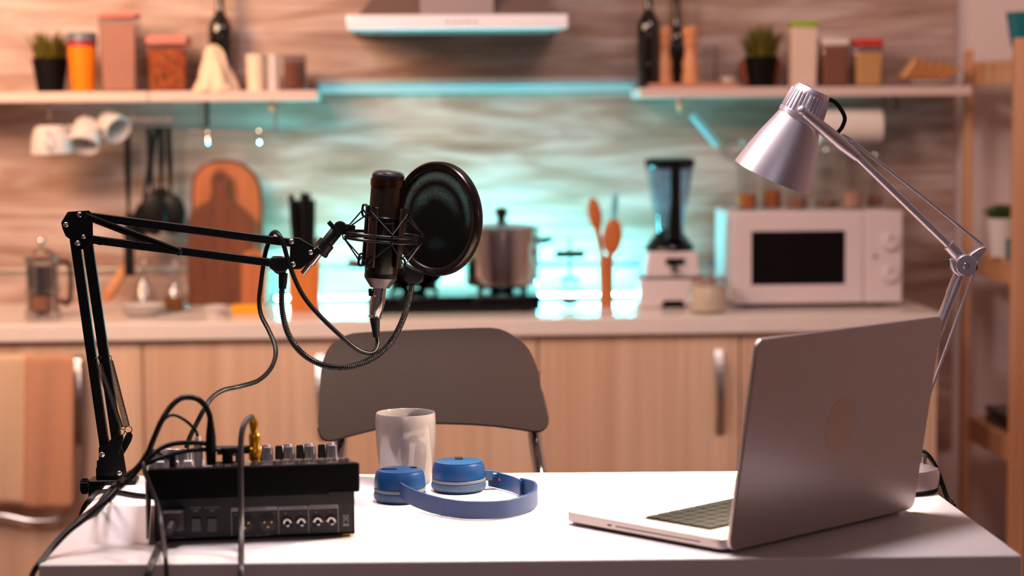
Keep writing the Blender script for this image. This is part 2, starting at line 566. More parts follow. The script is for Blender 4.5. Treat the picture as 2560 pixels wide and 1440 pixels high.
# ------------------------------------------------------------------ the setting
YW = 5.91           # back wall face
YC = 5.31           # worktop front
CT = 0.90           # worktop height
XL, XR = -2.6, 2.35
struct(MB().box(XL, XR, -1.0, 6.05, -0.05, 0.0).build('floor', 'floor'))
struct(MB().box(XL, XR, -1.0, 6.05, 2.7, 2.75).build('ceiling', 'ceil'))
struct(MB().box(XL, XR, 5.93, 6.05, 0, 2.7).build('wall_back', 'pale_wall'))
struct(MB().box(XL - 0.1, XL, -1.0, 6.05, 0, 2.7).build('wall_side', 'pale_wall'))
struct(MB().box(XR, XR + 0.1, -1.0, 6.05, 0, 2.7).build('wall_far_side', 'pale_wall'))
xp = P(2386, 500, YW).x
struct(MB().box(XL, xp, YW, 5.93, 0.46, 2.7).build('wall_panelling', 'wall_wood', bevel=0.001))
# thin metal strip that closes the panelling above the worktop
zt = P(100, 684, YW).z
struct(MB().box(XL, xp, YW - 0.006, YW, zt, zt + 0.014).build('trim_1', 'steel_soft', bevel=0.002))
# pale ledge running between the two shelves
a = P(800, 232, YW); b = P(1600, 200, YW)
struct(MB().box(P(788, 215, YW - 0.03).x, P(1604, 215, YW - 0.03).x, YW - 0.035, YW, 1.489, 1.497).build('trim_2', 'cyan_plastic_and_gleam', bevel=0.002))  # thin lip whose colour paints the cyan gleam along the ledge
struct(MB().box(P(788, 215, YW - 0.03).x, P(1604, 215, YW - 0.03).x, YW - 0.030, YW, 1.474, 1.512).build('trim_3', 'ledge', bevel=0.002))

# ------------------------------------------------------------------ base cabinets and worktop
xe = P(2345, 900, YC + 0.02).x
seams = [P(px, 900, YC + 0.02).x for px in (-140, 356, 852, 1345, 1850)] + [xe]
labels = ['pale wood base cabinet behind the hanging towels', 'pale wood base cabinet behind the microphone arm',
          'pale wood base cabinet behind the bar stool', 'pale wood base cabinet with a curved steel handle beside the laptop lid',
          'pale wood base cabinet at the end of the row, behind the laptop']
for i in range(5):
    x0, x1 = seams[i], seams[i + 1]
    t = thing('base_cabinet', labels[i], 'cabinet', ((x0 + x1) / 2, YC + 0.32, 0), 0, 'base cabinets')
    MB().box(x0 + 0.0005, x1 - 0.0005, YC + 0.04, YW - 0.005, 0.1, CT - 0.046).build('body', 'cab_wood', t)
    MB().box(x0 + 0.0005, x1 - 0.0005, YC + 0.08, YW - 0.005, 0.0, 0.1).build('plinth', 'black_matte', t)
    d = MB().box(x0 + 0.0025, x1 - 0.0025, YC + 0.02, YC + 0.039, 0.11, CT - 0.05).build('door', 'cab_wood', t, bevel=0.0015)
    if i in (1, 3, 0):
        hx = {0: P(196, 990, YC).x, 1: P(803, 980, YC).x, 3: P(1800, 980, YC).x}[i]
        zt_, zb_ = P(1800, 876, YC).z, P(1800, 1088, YC).z
        n = 12
        pts = []
        for k in range(n + 1):
            u = k / n
            pts.append(Vector((hx + (u - 0.5) * 0.004, YC + 0.018 - 0.03 * math.sin(math.pi * u), zt_ + (zb_ - zt_) * u)))
        h = MB()
        for k in range(n):
            h.bar(pts[k], pts[k + 1], 0.022, 0.005)
        h.build('handle', 'steel_soft', d, sharp=60)
wt = MB().box(XL + 0.02, xe + 0.01, YC, YW, CT - 0.045, CT).build('countertop', 'counter', bevel=0.004)
tag(wt, 'long pale worktop along the panelled back wall', 'countertop')

# ------------------------------------------------------------------ shelves
SZ = 1.480
YS = 5.665
bd = [(P(-140, 235, YS).x, P(371, 235, YS).x, 'pale shelf board under the tall canister and the orange tumbler'),
      (P(372, 235, YS).x, P(793, 235, YS).x, 'pale shelf board carrying the white cloth bundle and the square pasta canister'),
      (P(1600, 235, YS).x, P(2432, 230, YS).x, 'pale shelf board carrying pepper mills, canisters and bread')]
for x0, x1, lb in bd:
    o = MB().box(x0, x1 - 0.001, YS, YW, SZ - 0.027, SZ).build('wall_shelf', 'shelfw', bevel=0.003)
    tag(o, lb, 'shelf', 'wall shelves')


def base(px, Y, z=SZ, py=None):
    """x of a pixel column on a level z at depth Y"""
    # solve with the row where that height shows
    py = 272 + (CAM.z - z) * FPX / Y
    return P(px, py, Y).x


def pxm(n, Y):
    return n * Y / FPX


# ------------------------------------------------------------------ range hood
YH = 5.50
t = thing('range_hood', 'steel range hood with a bright front strip above the hob', 'range hood', (0.1, 5.7, 1.63))
hx0, hx1 = base(866, YH, 1.64), base(1421, YH, 1.64)
hz0, hz1 = P(1140, 73, YH).z, P(1140, 36, YH).z
MB().box(hx0, hx1, YH, YH + 0.012, hz0, hz1).build('front_panel', 'hood_white', t, bevel=0.004)
MB().box(hx0 + .002, hx1 - .002, YH + .0125, YW - 0.001, hz0 + .004, hz1 - .001).build('lower_housing', 'hood_steel', t, bevel=0.002)
MB().box(hx0 + 0.03, hx1 - 0.03, YH + 0.02, YW - 0.02, hz0 + .001, hz0 + .004).build('filter', 'hood_steel', t)
cx0, cx1 = base(1050, YH, 1.68), base(1236, YH, 1.68)
m = MB()
ztop = hz1 + 0.21
vs = [(hx0 + 0.03, YH + 0.02, hz1), (hx1 - 0.03, YH + 0.02, hz1), (hx1 - 0.03, YW - 0.001, hz1), (hx0 + 0.03, YW - 0.001, hz1),
      (cx0 - 0.0, YH + 0.2, ztop), (cx1, YH + 0.2, ztop), (cx1, YW - 0.001, ztop), (cx0, YW - 0.001, ztop)]
m.add(vs, [(0, 1, 5, 4), (1, 2, 6, 5), (2, 3, 7, 6), (3, 0, 4, 7), (4, 5, 6, 7), (3, 2, 1, 0)])
m.build('canopy', 'hood_steel', t)
MB().box(cx0, cx1, YH + 0.021, YW - 0.001, hz1, 2.69).build('chimney', 'chimney', t, bevel=0.002)
m = MB()
for k in range(5):
    xx = base(1120 + k * 17, YH, 1.65)
    m.lathe([(0, 0.0012), (0.004, 0.0012), (0.004, 0), (0, 0)], align((xx, YH, (hz0 + hz1) / 2), (xx, YH - 1, (hz0 + hz1) / 2)), n=14)
m.build('button', 'alu', t)

# ------------------------------------------------------------------ cyan light strip lying at the foot of the wall
t = thing('light_strip', 'glowing cyan light strip at the foot of the backsplash behind the hob', 'light strip', (0.1, 5.86, CT))
lx0, lx1 = base(690, 5.87, CT), base(1590, 5.87, CT)
MB().box(lx0, lx1, 5.80, 5.832, CT, CT + 0.012).build('channel', 'alu', t)
MB().box(lx0 + 0.004, lx1 - 0.004, 5.803, 5.829, CT + 0.012, CT + 0.017).build('diffuser', 'led', t)


# ------------------------------------------------------------------ items on the shelves
def grass_pot(name_label, px0, px1, pyt, pybase_top, Y, gx0, gx1, seed, z=SZ):
    rnd = random.Random(seed)
    x = base((px0 + px1) / 2, Y, z)
    r = pxm((px1 - px0) / 2, Y)
    top = P((px0 + px1) / 2, pybase_top, Y).z - z
    t = thing('potted_grass', name_label, 'potted plant', (x, Y, z), 0, 'potted grasses on the shelves')
    MB().lathe([(0, 0), (r * 0.72, 0), (r, top), (r * 0.93, top), (r * 0.9, top * 0.85), (0, top * 0.85)], n=32).build('pot', 'pot_black', t, local=True)
    MB().lathe([(0, top * 0.86), (r * 0.9, top * 0.86), (r * 0.9, top * 0.84), (0, top * 0.84)], n=24).build('soil', 'soil', t, local=True)
    H = P(100, pyt, Y).z - z - top
    g = MB()
    w = pxm((gx1 - gx0) / 2, Y)
    for k in range(230):
        a = rnd.uniform(0, 2 * math.pi); rr = r * 0.75 * math.sqrt(rnd.random())
        b0 = Vector((rr * math.cos(a), rr * math.sin(a), top * 0.86))
        h = H * rnd.uniform(0.5, 1.05) * (1 - 0.35 * (rr / r) ** 2)
        out = w * rnd.uniform(0.2, 1.25) * (0.3 + rr / r)
        a2 = a + rnd.uniform(-0.6, 0.6)
        tip = b0 + Vector((math.cos(a2) * out * 0.8, math.sin(a2) * out * 0.8, h + top * 0.14))
        mid = (b0 + tip) / 2 + Vector((0, 0, h * 0.14)) - Vector((math.cos(a2), math.sin(a2), 0)) * out * 0.12
        sd = Vector((-math.sin(a2), math.cos(a2), 0)) * 0.0034
        g.add([b0 - sd, b0 + sd, mid + sd * 0.8, mid - sd * 0.8, tip], [(0, 1, 2, 3), (3, 2, 4)])
    g.build('grass', 'grass', t, local=True)
    return t


grass_pot('dark green grass plant in a black pot beside the orange tumbler', 82, 172, 68, 145, 5.76, 72, 182, 1)
grass_pot('dark green grass plant in a black pot beside the lime-lidded canister', 1860, 1946, 62, 142, 5.76, 1850, 1962, 2)

# orange tumbler
Y = 5.71
t = thing('tumbler', 'orange plastic tumbler with maroon band and slate lid beside the grass pot', 'tumbler', (base(208, Y), Y, SZ))
r1, r0 = pxm(36, Y), pxm(27, Y)
z1 = P(208, 116, Y).z - SZ; z2 = P(208, 101, Y).z - SZ; z3 = P(208, 84, Y).z - SZ
MB().lathe([(0, 0), (r0, 0), (r1, z1), (0, z1)]).build('body', 'orange', t, local=True)
MB().lathe([(0, z1), (r1 * 1.02, z1), (r1 * 1.02, z2), (0, z2)]).build('band', 'maroon', t, local=True)
MB().lathe([(0, z2), (r1 * 1.04, z2), (r1 * 0.98, z3), (r1 * 0.9, z3 + 0.003), (0, z3 + 0.003)]).build('lid', 'slate', t, local=True)


def canister(label, px0, px1, pyt, pyl, Y, fill, lid, fillpy, body='glass_smoke', grp='square canisters on the shelves', rot=0.0):
    x = base((px0 + px1) / 2, Y)
    w = pxm((px1 - px0) / 2, Y)
    z1 = P((px0 + px1) / 2, pyl, Y).z - SZ
    z2 = P((px0 + px1) / 2, pyt, Y).z - SZ
    zf = P((px0 + px1) / 2, fillpy, Y).z - SZ
    t = thing('canister', label, 'canister', (x, Y, SZ), rot, grp)
    k = 0.9
    def fr(s_, z0, z1_, kk0, kk1):
        s_.add([(-w * kk0, -w * kk0, z0), (w * kk0, -w * kk0, z0), (w * kk0, w * kk0, z0), (-w * kk0, w * kk0, z0),
                (-w * kk1, -w * kk1, z1_), (w * kk1, -w * kk1, z1_), (w * kk1, w * kk1, z1_), (-w * kk1, w * kk1, z1_)],
               [(0, 1, 2, 3), (4, 5, 6, 7), (0, 1, 5, 4), (1, 2, 6, 5), (2, 3, 7, 6), (3, 0, 4, 7)])
        return s_
    fr(MB(), 0, z1, k, 0.99).build('body', body, t, local=True, bevel=0.004)
    if fill:
        fr(MB(), 0.003, zf, k - 0.05, 0.99 - 0.07).build('contents', fill, t, local=True, bevel=0.004)
    fr(MB(), z1, z2, 1.0, 1.0).build('lid', lid, t, local=True, bevel=0.004)
    return t


canister('tall square clear canister of beige grain with a salmon lid', 256, 350, 34, 46, 5.75, 'beige_fill', 'pinklid', 62)
canister('short square clear canister of mixed orange pasta with a salmon lid', 374, 474, 90, 112, 5.75, 'pasta', 'pinklid', 122)
canister('tall white canister with a lime green lid', 1972, 2039, 53, 69, 5.74, 'white_fill', 'greenlid', 72, body='white_fill')
canister('short square canister of brown grain with a white lid', 2048, 2117, 97, 115, 5.74, 'brown_fill', 'whitelid', 119)
canister('short square canister of pale yellow pasta with a red lid', 2130, 2202, 98, 116, 5.74, 'yellow_fill', 'redlid', 132)


def bottle(label, pxc, half, py_sh, pxn, Y, z=SZ):
    x = base(pxc, Y, z)
    r = pxm(half, Y)
    zs = P(pxc, py_sh + 12, Y).z - z
    t = thing('wine_bottle', label, 'bottle', (x, Y, z), 0, 'dark wine bottles on the shelves')
    rn = pxm(pxn, Y)
    MB().lathe([(0, 0.008), (r * 0.6, 0.003), (r * 0.92, 0), (r, 0.006), (r, zs - 0.02), (r, zs), (r * 0.94, zs + .014), (r * 0.77, zs + 0.027), (r * .54, zs + 0.038), (rn * 1.1, zs + 0.05), (rn, zs + 0.065), (rn, zs + 0.12), (0, zs + 0.12)]).build('body', 'wine', t, local=True)
    MB().lathe([(0, zs + 0.121), (rn * 1.2, zs + 0.121), (rn * 1.2, zs + 0.135), (rn * 0.6, zs + 0.137), (0, zs + 0.137)]).build('cap', 'black_gloss', t, local=True)


bottle('dark wine bottle behind the white cloth bundle', 553, 29, 62, 10, 5.83)
bottle('dark wine bottle at the free end of the shelf by the first pepper mill', 1622, 29, 58, 10, 5.73)
bottle('dark slim bottle between and behind the two pepper mills', 1692, 21, 90, 9, 5.86)

# crumpled white cloth bundle
Y = 5.70
t0 = P(492, 235, Y); cx = base(541, Y); r = pxm(50, Y)
H = P(540, 112, Y).z - SZ
m = MB()
rings = 18; n = 48
vs = []
for j in range(rings + 1):
    u = j / rings
    rr = r * (1.0 - 0.66 * u ** 0.9) * (1.0 if u < 0.8 else math.sqrt(max(0.05, 1 - ((u - 0.8) / 0.21) ** 2)))
    for i in range(n):
        a = 2 * math.pi * i / n
        fold = 1 + 0.20 * math.sin(a * 5 + u * 3.5) * (1 - 0.4 * u) + 0.09 * math.sin(a * 9 + 1.3 - 4 * u)
        vs.append((rr * fold * math.cos(a) - 0.006 * u, rr * fold * math.sin(a) * 0.8, 0.0006 + H * u))
fs = [(j * n + i, j * n + (i + 1) % n, (j + 1) * n + (i + 1) % n, (j + 1) * n + i) for j in range(rings) for i in range(n)]
fs += [tuple(range(rings * n, rings * n + n)), tuple(range(n))[::-1]]
m.add(vs, fs, Matrix.Translation((cx, Y, SZ)))
tag(m.build('cloth_bundle', 'linen', sharp=80), 'peaked cream cloth bundle standing in front of the dark wine bottle', 'cloth')

# cream beakers and a glass jar at the free end
Y = 5.74
for pc, hw, lb, mm in ((640, 26, 'tan beaker beside the white cloth bundle', 'cream'), (683, 20, 'pale cream beaker between the tan beaker and the clear jar', 'ceramic')):
    t = thing('beaker', lb, 'beaker', (base(pc, Y), Y, SZ), 0, 'beakers on the shelf')
    rr = pxm(hw * 0.92, Y); hh = P(pc, 138, Y).z - SZ
    MB().lathe([(0, 0), (rr * 0.9, 0), (rr, hh), (rr * 0.93, hh), (rr * 0.84, 0.004), (0, 0.004)]).build('body', mm, t, local=True)
    MB().lathe([(rr * 0.93, hh - 0.002), (rr * 1.03, hh - 0.002), (rr * 1.03, hh + 0.002), (rr * 0.93, hh + 0.002), (rr * 0.93, hh - 0.002)]).build('rim', mm, t, local=True)
    Y += 0.02
Y = 5.76
t = thing('storage_jar', 'clear glass jar at the free end of the shelf beside the beakers', 'jar', (base(738, Y), Y, SZ))
rr = pxm(29, Y); hh = P(738, 138, Y).z - SZ
MB().lathe([(0, 0), (rr, 0), (rr, hh), (rr * 0.92, hh), (rr * 0.92, 0.004), (0, 0.004)]).build('body', 'glass_smoke', t, local=True)
MB().lathe([(0, 0.005), (rr * 0.88, 0.005), (rr * 0.88, hh * 0.8), (0, hh * 0.8)]).build('contents', 'brown_fill', t, local=True)

# terracotta board with the mills
Y = 5.74
o = MB().box(base(1622, 5.69), base(1848, 5.69), 5.685, 5.80, SZ, SZ + 0.012).build('serving_board', 'terra', bevel=0.003)
tag(o, 'flat terracotta coloured board under the pepper mills', 'board')
for pc, lb in ((1659, 'turned wooden pepper mill beside the dark wine bottle'), (1727, 'turned wooden pepper mill beside the drinking glass')):
    t = thing('pepper_mill', lb, 'pepper mill', (base(pc, Y), Y, SZ + 0.012), 0, 'pepper mills')
    r = pxm(22, Y); h = P(pc, 63, Y).z - SZ - 0.012
    MB().lathe([(0, 0), (r, 0), (r * 1.06, h * .08), (r * .9, h * .22), (r * 1.0, h * .34), (r * .74, h * .48), (r * .66, h * .6), (r * .92, h * .7), (0, h * .7)]).build('body', 'mill', t, local=True)
    MB().lathe([(0, h * .705), (r * .9, h * .705), (r * .75, h * .76), (r * .98, h * .84), (r * .98, h * .93), (r * .7, h * .98), (0, h)]).build('head', 'mill', t, local=True)
    MB().lathe([(0, h), (r * .25, h), (r * .25, h + .006), (0, h + .008)]).build('nut', 'steel', t, local=True)
t = thing('drinking_glass', 'clear drinking glass on the terracotta board', 'glass', (base(1775, 5.74), 5.74, SZ + 0.012))
r = pxm(19, 5.74)
MB().lathe([(0, 0), (r * .8, 0), (r, .1), (r * .94, .1), (r * .74, .006), (0, .006)]).build('body', 'glass', t, local=True)
t = thing('glass_dish', 'shallow clear glass dish on the terracotta board', 'dish', (base(1822, 5.74), 5.74, SZ + 0.012))
r = pxm(24, 5.74)
MB().lathe([(0, 0), (r * .6, 0), (r, .018), (r * .95, .018), (r * .55, .003), (0, .003)]).build('body', 'ceramic', t, local=True)
t = thing('copper_bowl', 'rust coloured bowl behind the black pot of grass', 'bowl', (base(1900, 5.86), 5.86, SZ))
r = pxm(54, 5.86)
MB().lathe([(0, 0), (r * .7, 0), (r, .05), (r * .96, .075), (r * .9, .075), (r * .6, .006), (0, .006)]).build('body', 'rust', t, local=True)
# bread on a plate
t = thing('plate', 'pale plate under the sliced bread', 'plate', (base(2325, 5.76), 5.76, SZ))
r = pxm(66, 5.76)
MB().lathe([(0, 0), (r * .6, 0), (r, .012), (r * .97, .015), (r * .55, .004), (0, .004)]).build('body', 'ceramic', t, local=True)
for k in range(6):
    xx = base(2254 + k * 17, 5.75)
    t = thing('bread_slice', 'slice of toasted bread leaning on the plate, ' + ('nearest to the red lid', 'second from the red lid', 'third from the red lid', 'third from the pine post', 'second from the pine post', 'nearest to the pine post')[k], 'bread', (xx, 5.75, SZ + 0.008 + .0015), 0, 'bread slices on the plate')
    M = Matrix.Rotation(R(62 - k * 2), 4, 'Y') @ Matrix.Rotation(R(90), 4, 'Z')
    w, h = 0.046, 0.068
    poly = [(-w * .85, 0), (w * .85, 0), (w, h * .5), (w * .9, h * .85), (w * .5, h), (-w * .5, h), (-w * .9, h * .85), (-w, h * .5)]
    MM = Matrix.Translation((0, 0, .010)) @ Matrix.Rotation(R(38 + 5 * k), 4, 'Y') @ Matrix.Rotation(R(90), 4, 'Z') @ Matrix.Rotation(R(90), 4, 'X')
    MB().prism(poly, -.0055, .0055, MM).build('crust', 'crust', t, local=True, bevel=.002)
    MB().prism([(p[0] * .92, p[1] * .92 + .002) for p in poly], -.006, .006, MM).build('crumb', 'bread', t, local=True)
    if k == 5:
        pass

# ------------------------------------------------------------------ hung under the shelves
ZU = SZ - 0.027


def hook(px, pyb, Y, lb, m='wire'):
    x = base(px, Y, ZU)
    zb = P(px, pyb, Y).z
    thick = .0062 if m in ('pine', 'bronze') else .0032
    pts = [(x, Y, ZU), (x, Y, zb + .012), (x, Y - .004, zb + .003), (x, Y - .012, zb), (x, Y - .02, zb + .004), (x, Y - .023, zb + .012)]
    o = MB().tube(spline(pts, 5), thick, 8).build('hook', m)
    tag(o, lb, 'hook', 'hooks under the shelves')


hook(124, 297, 5.70, 'thin wire hook holding the upside-down white cup')
hook(516, 322, 5.70, 'brass coloured hook at the start of the steel rail', 'bronze')
hook(680, 276, 5.70, 'pale wooden hook under the shelf end above the rail', 'pine')
hook(1698, 274, 5.69, 'pale hook under the pepper mills', 'pine')
hook(2238, 266, 5.69, 'brass hook under the bread plate', 'bronze')


def cup(label, c, Y, axis, r, h, seed):
    """cup; axis = direction from its foot to its mouth"""
    p = P(c[0], c[1], Y)
    t = thing('cup', label, 'cup', p, 0, 'white cups hanging under the shelf')
    ax = Vector(axis).normalized()
    M = ax.to_track_quat('Z', 'X').to_matrix().to_4x4()
    M = M @ Matrix.Translation((0, 0, -h / 2))
    MB().lathe([(0, 0), (r * .62, 0), (r * .8, h * .12), (r * .94, h * .5), (r, h), (r * .94, h), (r * .86, h * .5), (r * .7, h * .12), (0, .006)], M).build('body', 'ceramic', t, local=True)
    pts = [(0, r * .86, h * .25), (0, r * 1.25, h * .2), (0, r * 1.5, h * .45), (0, r * 1.35, h * .75), (0, r * .92, h * .78)]
    MB().tube([M @ Vector(q) for q in spline(pts, 6)], .004, 8).build('handle', 'ceramic', t, local=True)
    return t


cup('white cup hanging mouth down below the grass pot', (128, 349), 5.70, (0.03, 0, -1), pxm(52, 5.7), pxm(70, 5.7), 1)
cup('white cup hanging tilted in the middle of the three cups', (214, 335), 5.72, (-0.1, -.55, -.8), pxm(40, 5.7), pxm(72, 5.7), 2)
cup('white cup hanging tilted beside the black utensils', (280, 312), 5.74, (0.45, -.5, -.35), pxm(36, 5.7), pxm(60, 5.7), 3)
for px, pyb in ((214, 290), (272, 276)):
    hook(px, pyb, 5.72, 'dark wire hook holding the tilted cup ' + ('in the middle' if px == 214 else 'beside the utensils'))

# black utensils hanging from a rail
t = thing('utensil_rail', 'dark rail under the shelf from which the black utensils hang', 'rail', (base(370, 5.74, ZU), 5.74, ZU))
zr = P(370, 300, 5.74).z
x0, x1 = base(322, 5.74, zr), base(432, 5.74, zr)
MB().tube([(x0, 5.74, zr), (x1, 5.74, zr)], .004, 10).build('rod', 'hood_steel', t)
for xx in (x0 + .01, x1 - .01):
    MB().tube([(xx, 5.74, ZU), (xx, 5.74, zr)], .0035, 8).build('bracket', 'steel_soft', t)


def utensil(label, top, bot, Y, kind, hw, hl):
    a_ = P(top[0], top[1], Y); b_ = P(bot[0], bot[1], Y)
    d = (b_ - a_).normalized(); L = (b_ - a_).length
    t = thing('kitchen_utensil', label, 'utensil', a_, 0, 'black utensils hanging under the shelf')
    hLen = pxm(hl, Y); hW = pxm(hw, Y) / 2
    j = b_ - d * hLen
    MB().tube([a_, a_ + d * L * .3, j - d * .02, j], [.0075, .009, .005, .004], 10).build('handle', 'black_soft', t)
    sd = Vector((0, -1, 0))
    up = d.cross(sd)
    M = Matrix.Translation(j) @ Matrix((up, sd, d)).transposed().to_4x4()
    if kind == 'turner':
        poly = [(-hW * .5, 0), (hW * .5, 0), (hW, hLen * .3), (hW, hLen), (-hW, hLen), (-hW, hLen * .3)]
        MB().plate([M @ Vector((p[0], 0, p[1])) for p in poly], .004, sd).build('blade', 'black_soft', t, bevel=.001)
    else:
        MB().ball((0, 0, 0), 1.0, 16, (1, 1, 1), M @ Matrix.Translation((0, 0.004, hLen / 2)) @ Matrix.Diagonal((hW, .012, hLen / 2, 1))).build('bowl', 'black_soft', t)
    return t


utensil('long black utensil nearest to the white cups', (318, 318), (324, 690), 5.76, 'turner', 26, 160)
utensil('black turner hanging aslant behind the others', (392, 318), (338, 620), 5.80, 'turner', 44, 110)
utensil('black slotted spoon in the middle of the hanging utensils', (372, 320), (386, 590), 5.75, 'spoon', 66, 110)
utensil('black ladle hanging nearest to the cutting boards', (421, 318), (432, 585), 5.77, 'spoon', 70, 100)
utensil('black turner with a narrow blade hanging behind the ladle', (404, 318), (402, 560), 5.82, 'turner', 52, 90)

# steel rail with two spoons beside it
t = thing('hanging_rail', 'short steel rail hung under the shelf end', 'rail', P(590, 333, 5.70))
MB().tube([P(474, 328, 5.70), P(708, 338, 5.70)], .0045, 10).build('rod', 'hood_steel', t)
for px in (500, 690):
    q = P(px, 330, 5.70)
    MB().tube([q, (q.x, 5.70, ZU)], .003, 8).build('bracket', 'steel', t)
for px in (520, 648):
    q = P(px, 333, 5.70)
    MB().tube(spline([q + Vector((0, .006, .004)), q + Vector((0, -.004, .006)), q + Vector((0, -.006, -.014)), q + Vector((0, -.012, -.03)), q + Vector((0, -.022, -.02))], 5), .003, 8).build('ring', 'chrome', t)

# hanging steel tool under the other shelf
t = thing('strainer', 'steel strainer hanging aslant under the shelf near the blender', 'strainer', P(1760, 320, 5.72))
MB().tube([P(1732, 286, 5.72), P(1795, 362, 5.72)], .011, 10).build('handle', 'cyan_plastic_and_gleam', t)  # steel handle; the light strip's cyan glow is put into its colour
c_ = P(1832, 372, 5.74)
M = Matrix.Translation(c_) @ Matrix.Rotation(R(70), 4, 'X')
MB().lathe([(.034, 0), (.036, .002), (.034, .004), (.032, .002), (.034, 0)], M, n=32).build('rim', 'wire', t)
MB().lathe([(.033, 0), (.026, -.014), (.012, -.022), (0, -.024)], M, n=28).build('basket', 'glass_smoke', t)
q = P(1732, 286, 5.72)
MB().tube([q, (q.x, 5.72, ZU)], .002, 8).build('hanger', 'wire', t)

# kitchen roll
Y = 5.76
t = thing('paper_roll', 'white kitchen paper roll mounted under the shelf behind the lamp', 'paper roll', P(2120, 315, Y))
r = pxm(44, Y)
a_, b_ = P(2046, 316, Y), P(2200, 315, Y)
MB().lathe([(.018, 0), (r, 0), (r, (b_ - a_).length), (.018, (b_ - a_).length), (.018, 0)], align(a_, b_), n=40).build('paper', 'paper', t)
MB().tube([a_ - Vector((.012, 0, 0)), b_ + Vector((.012, 0, 0))], .006, 10).build('rod', 'steel', t)
for q in (a_ - Vector((.01, 0, 0)), b_ + Vector((.01, 0, 0))):
    MB().bar(q, (q.x, q.y, ZU), .012, .003, Vector((1, 0, 0))).build('bracket', 'steel', t)

# ------------------------------------------------------------------ things on the worktop
# french press
Y = 5.46
t = thing('coffee_press', 'glass and steel coffee press on the worktop near the towels', 'coffee press', (base(108, Y, CT), Y, CT))
r = pxm(44, Y); h = P(108, 640, Y).z - CT
MB().lathe([(0, .003), (r * .9, .003), (r * .9, h), (r * .86, h), (r * .86, .006), (0, .006)]).build('beaker', 'glass', t, local=True)
MB().lathe([(0, .007), (r * .84, .007), (r * .84, h * .38), (0, h * .38)]).build('coffee', 'brown_fill', t, local=True)
MB().lathe([(0, h * .40), (r * .84, h * .40), (r * .84, h * .86), (0, h * .86)]).build('steel_liner', 'steel', t, local=True)  # polished cylinder added inside to give the press its steel highlight
MB().lathe([(0, 0), (r, 0), (r, h * .14), (r * .93, h * .14), (r * .93, .004), (0, .004)]).build('foot', 'steel', t, local=True)
MB().lathe([(r * .92, h * .42), (r * .97, h * .42), (r * .97, h * .5), (r * .92, h * .5), (r * .92, h * .42)]).build('band', 'steel', t, local=True)
for k in range(4):
    a = R(45 + 90 * k)
    MB().bar((r * .95 * math.cos(a), r * .95 * math.sin(a), h * .12), (r * .95 * math.cos(a), r * .95 * math.sin(a), h * .98), .008, .003, Vector((math.cos(a), math.sin(a), 0))).build('strut', 'steel', t, local=True)
MB().lathe([(0, h + .022), (r * .3, h + .02), (r * .8, h + .006), (r, h), (r, h - .01), (0, h - .01)]).build('lid', 'steel', t, local=True)
MB().tube([(0, 0, h + .02), (0, 0, h + .03)], .003, 8).build('plunger_rod', 'steel', t, local=True)
MB().ball((0, 0, h + .038), .012, 12).build('knob', 'chrome', t, local=True)
MB().tube(spline([(r * .95, 0, h * .9), (r * 1.5, 0, h * .88), (r * 1.6, 0, h * .55), (r * 1.45, 0, h * .25), (r * .95, 0, h * .28)], 6), .006, 10).build('handle', 'black_soft', t, local=True)

# rolling pin leaning
Y = 5.74
t = thing('rolling_pin', 'light wooden rolling pin leaning beside the glass cruet', 'rolling pin', P(268, 745, Y))
a_, b_ = P(262, 762, Y), P(322, 660, Y + .1)
a_.z = CT + .018
MB().tube([a_ + (b_ - a_) * .12, b_ - (b_ - a_) * .15], .016, 16).build('barrel', 'mill', t)
for u0, u1 in ((0, .12), (.85, 1.0)):
    MB().tube([a_ + (b_ - a_) * u0, a_ + (b_ - a_) * u1], .008, 12).build('handle', 'mill', t)

# plates and cruets
Y = 5.52
t = thing('plate', 'low stack of pale plates on the worktop in front of the pointed cruet', 'plate', (base(357, Y, CT), Y, CT), 0)
r = pxm(57, Y)
for k in range(3):
    z0 = k * .007
    MB().lathe([(0, z0), (r * .6, z0), (r, z0 + .012), (r * .97, z0 + .014), (r * .58, z0 + .003), (0, z0 + .003)]).build('dish', 'ceramic', t, local=True)


def cruet(label, px, Y, r, h, fillk):
    t = thing('cruet', label, 'cruet', (base(px, Y, CT), Y, CT), 0, 'glass cruets')
    MB().lathe([(0, 0), (r, 0), (r * 1.02, h * .06), (r * .7, h * .4), (r * .3, h * .68), (r * .26, h * .85), (r * .42, h * .9), (r * .36, h * .9), (r * .2, h * .85), (r * .22, h * .66), (r * .62, h * .4), (r * .9, h * .06), (0, .006)]).build('body', 'glass', t, local=True)
    MB().lathe([(0, .007), (r * .86, .007), (r * .88, h * .07), (r * .86 * (1 - .5 * fillk), h * fillk), (0, h * fillk)]).build('oil', 'oil', t, local=True)
    MB().lathe([(0, h * .88), (r * .2, h * .88), (r * .3, h * .95), (r * .34, h), (r * .2, h * 1.05), (0, h * 1.06)]).build('stopper', 'glass', t, local=True)


cruet('clear pointed glass cruet behind the stacked plates', 360, 5.66, pxm(40, 5.66), pxm(125, 5.66), .12)
cruet('clear glass cruet with brown oil in front of the cutting boards', 438, 5.62, pxm(36, 5.62), pxm(125, 5.62), .28)
t = thing('bowl', 'small white bowl on the worktop before the cutting boards', 'bowl', (base(538, 5.5, CT), 5.5, CT))
r = pxm(33, 5.5)
MB().lathe([(0, 0), (r * .55, 0), (r, .024), (r * .93, .024), (r * .5, .005), (0, .005)]).build('body', 'ceramic', t, local=True)
x0, x1 = base(578, 5.5, CT), base(655, 5.5, CT)
o = MB().box(x0, x1, 5.5, 5.55, CT, CT + .024).build('sponge', 'yellow', bevel=.003)
tag(o, 'flat yellow sponge on the worktop beside the white bowl', 'sponge')

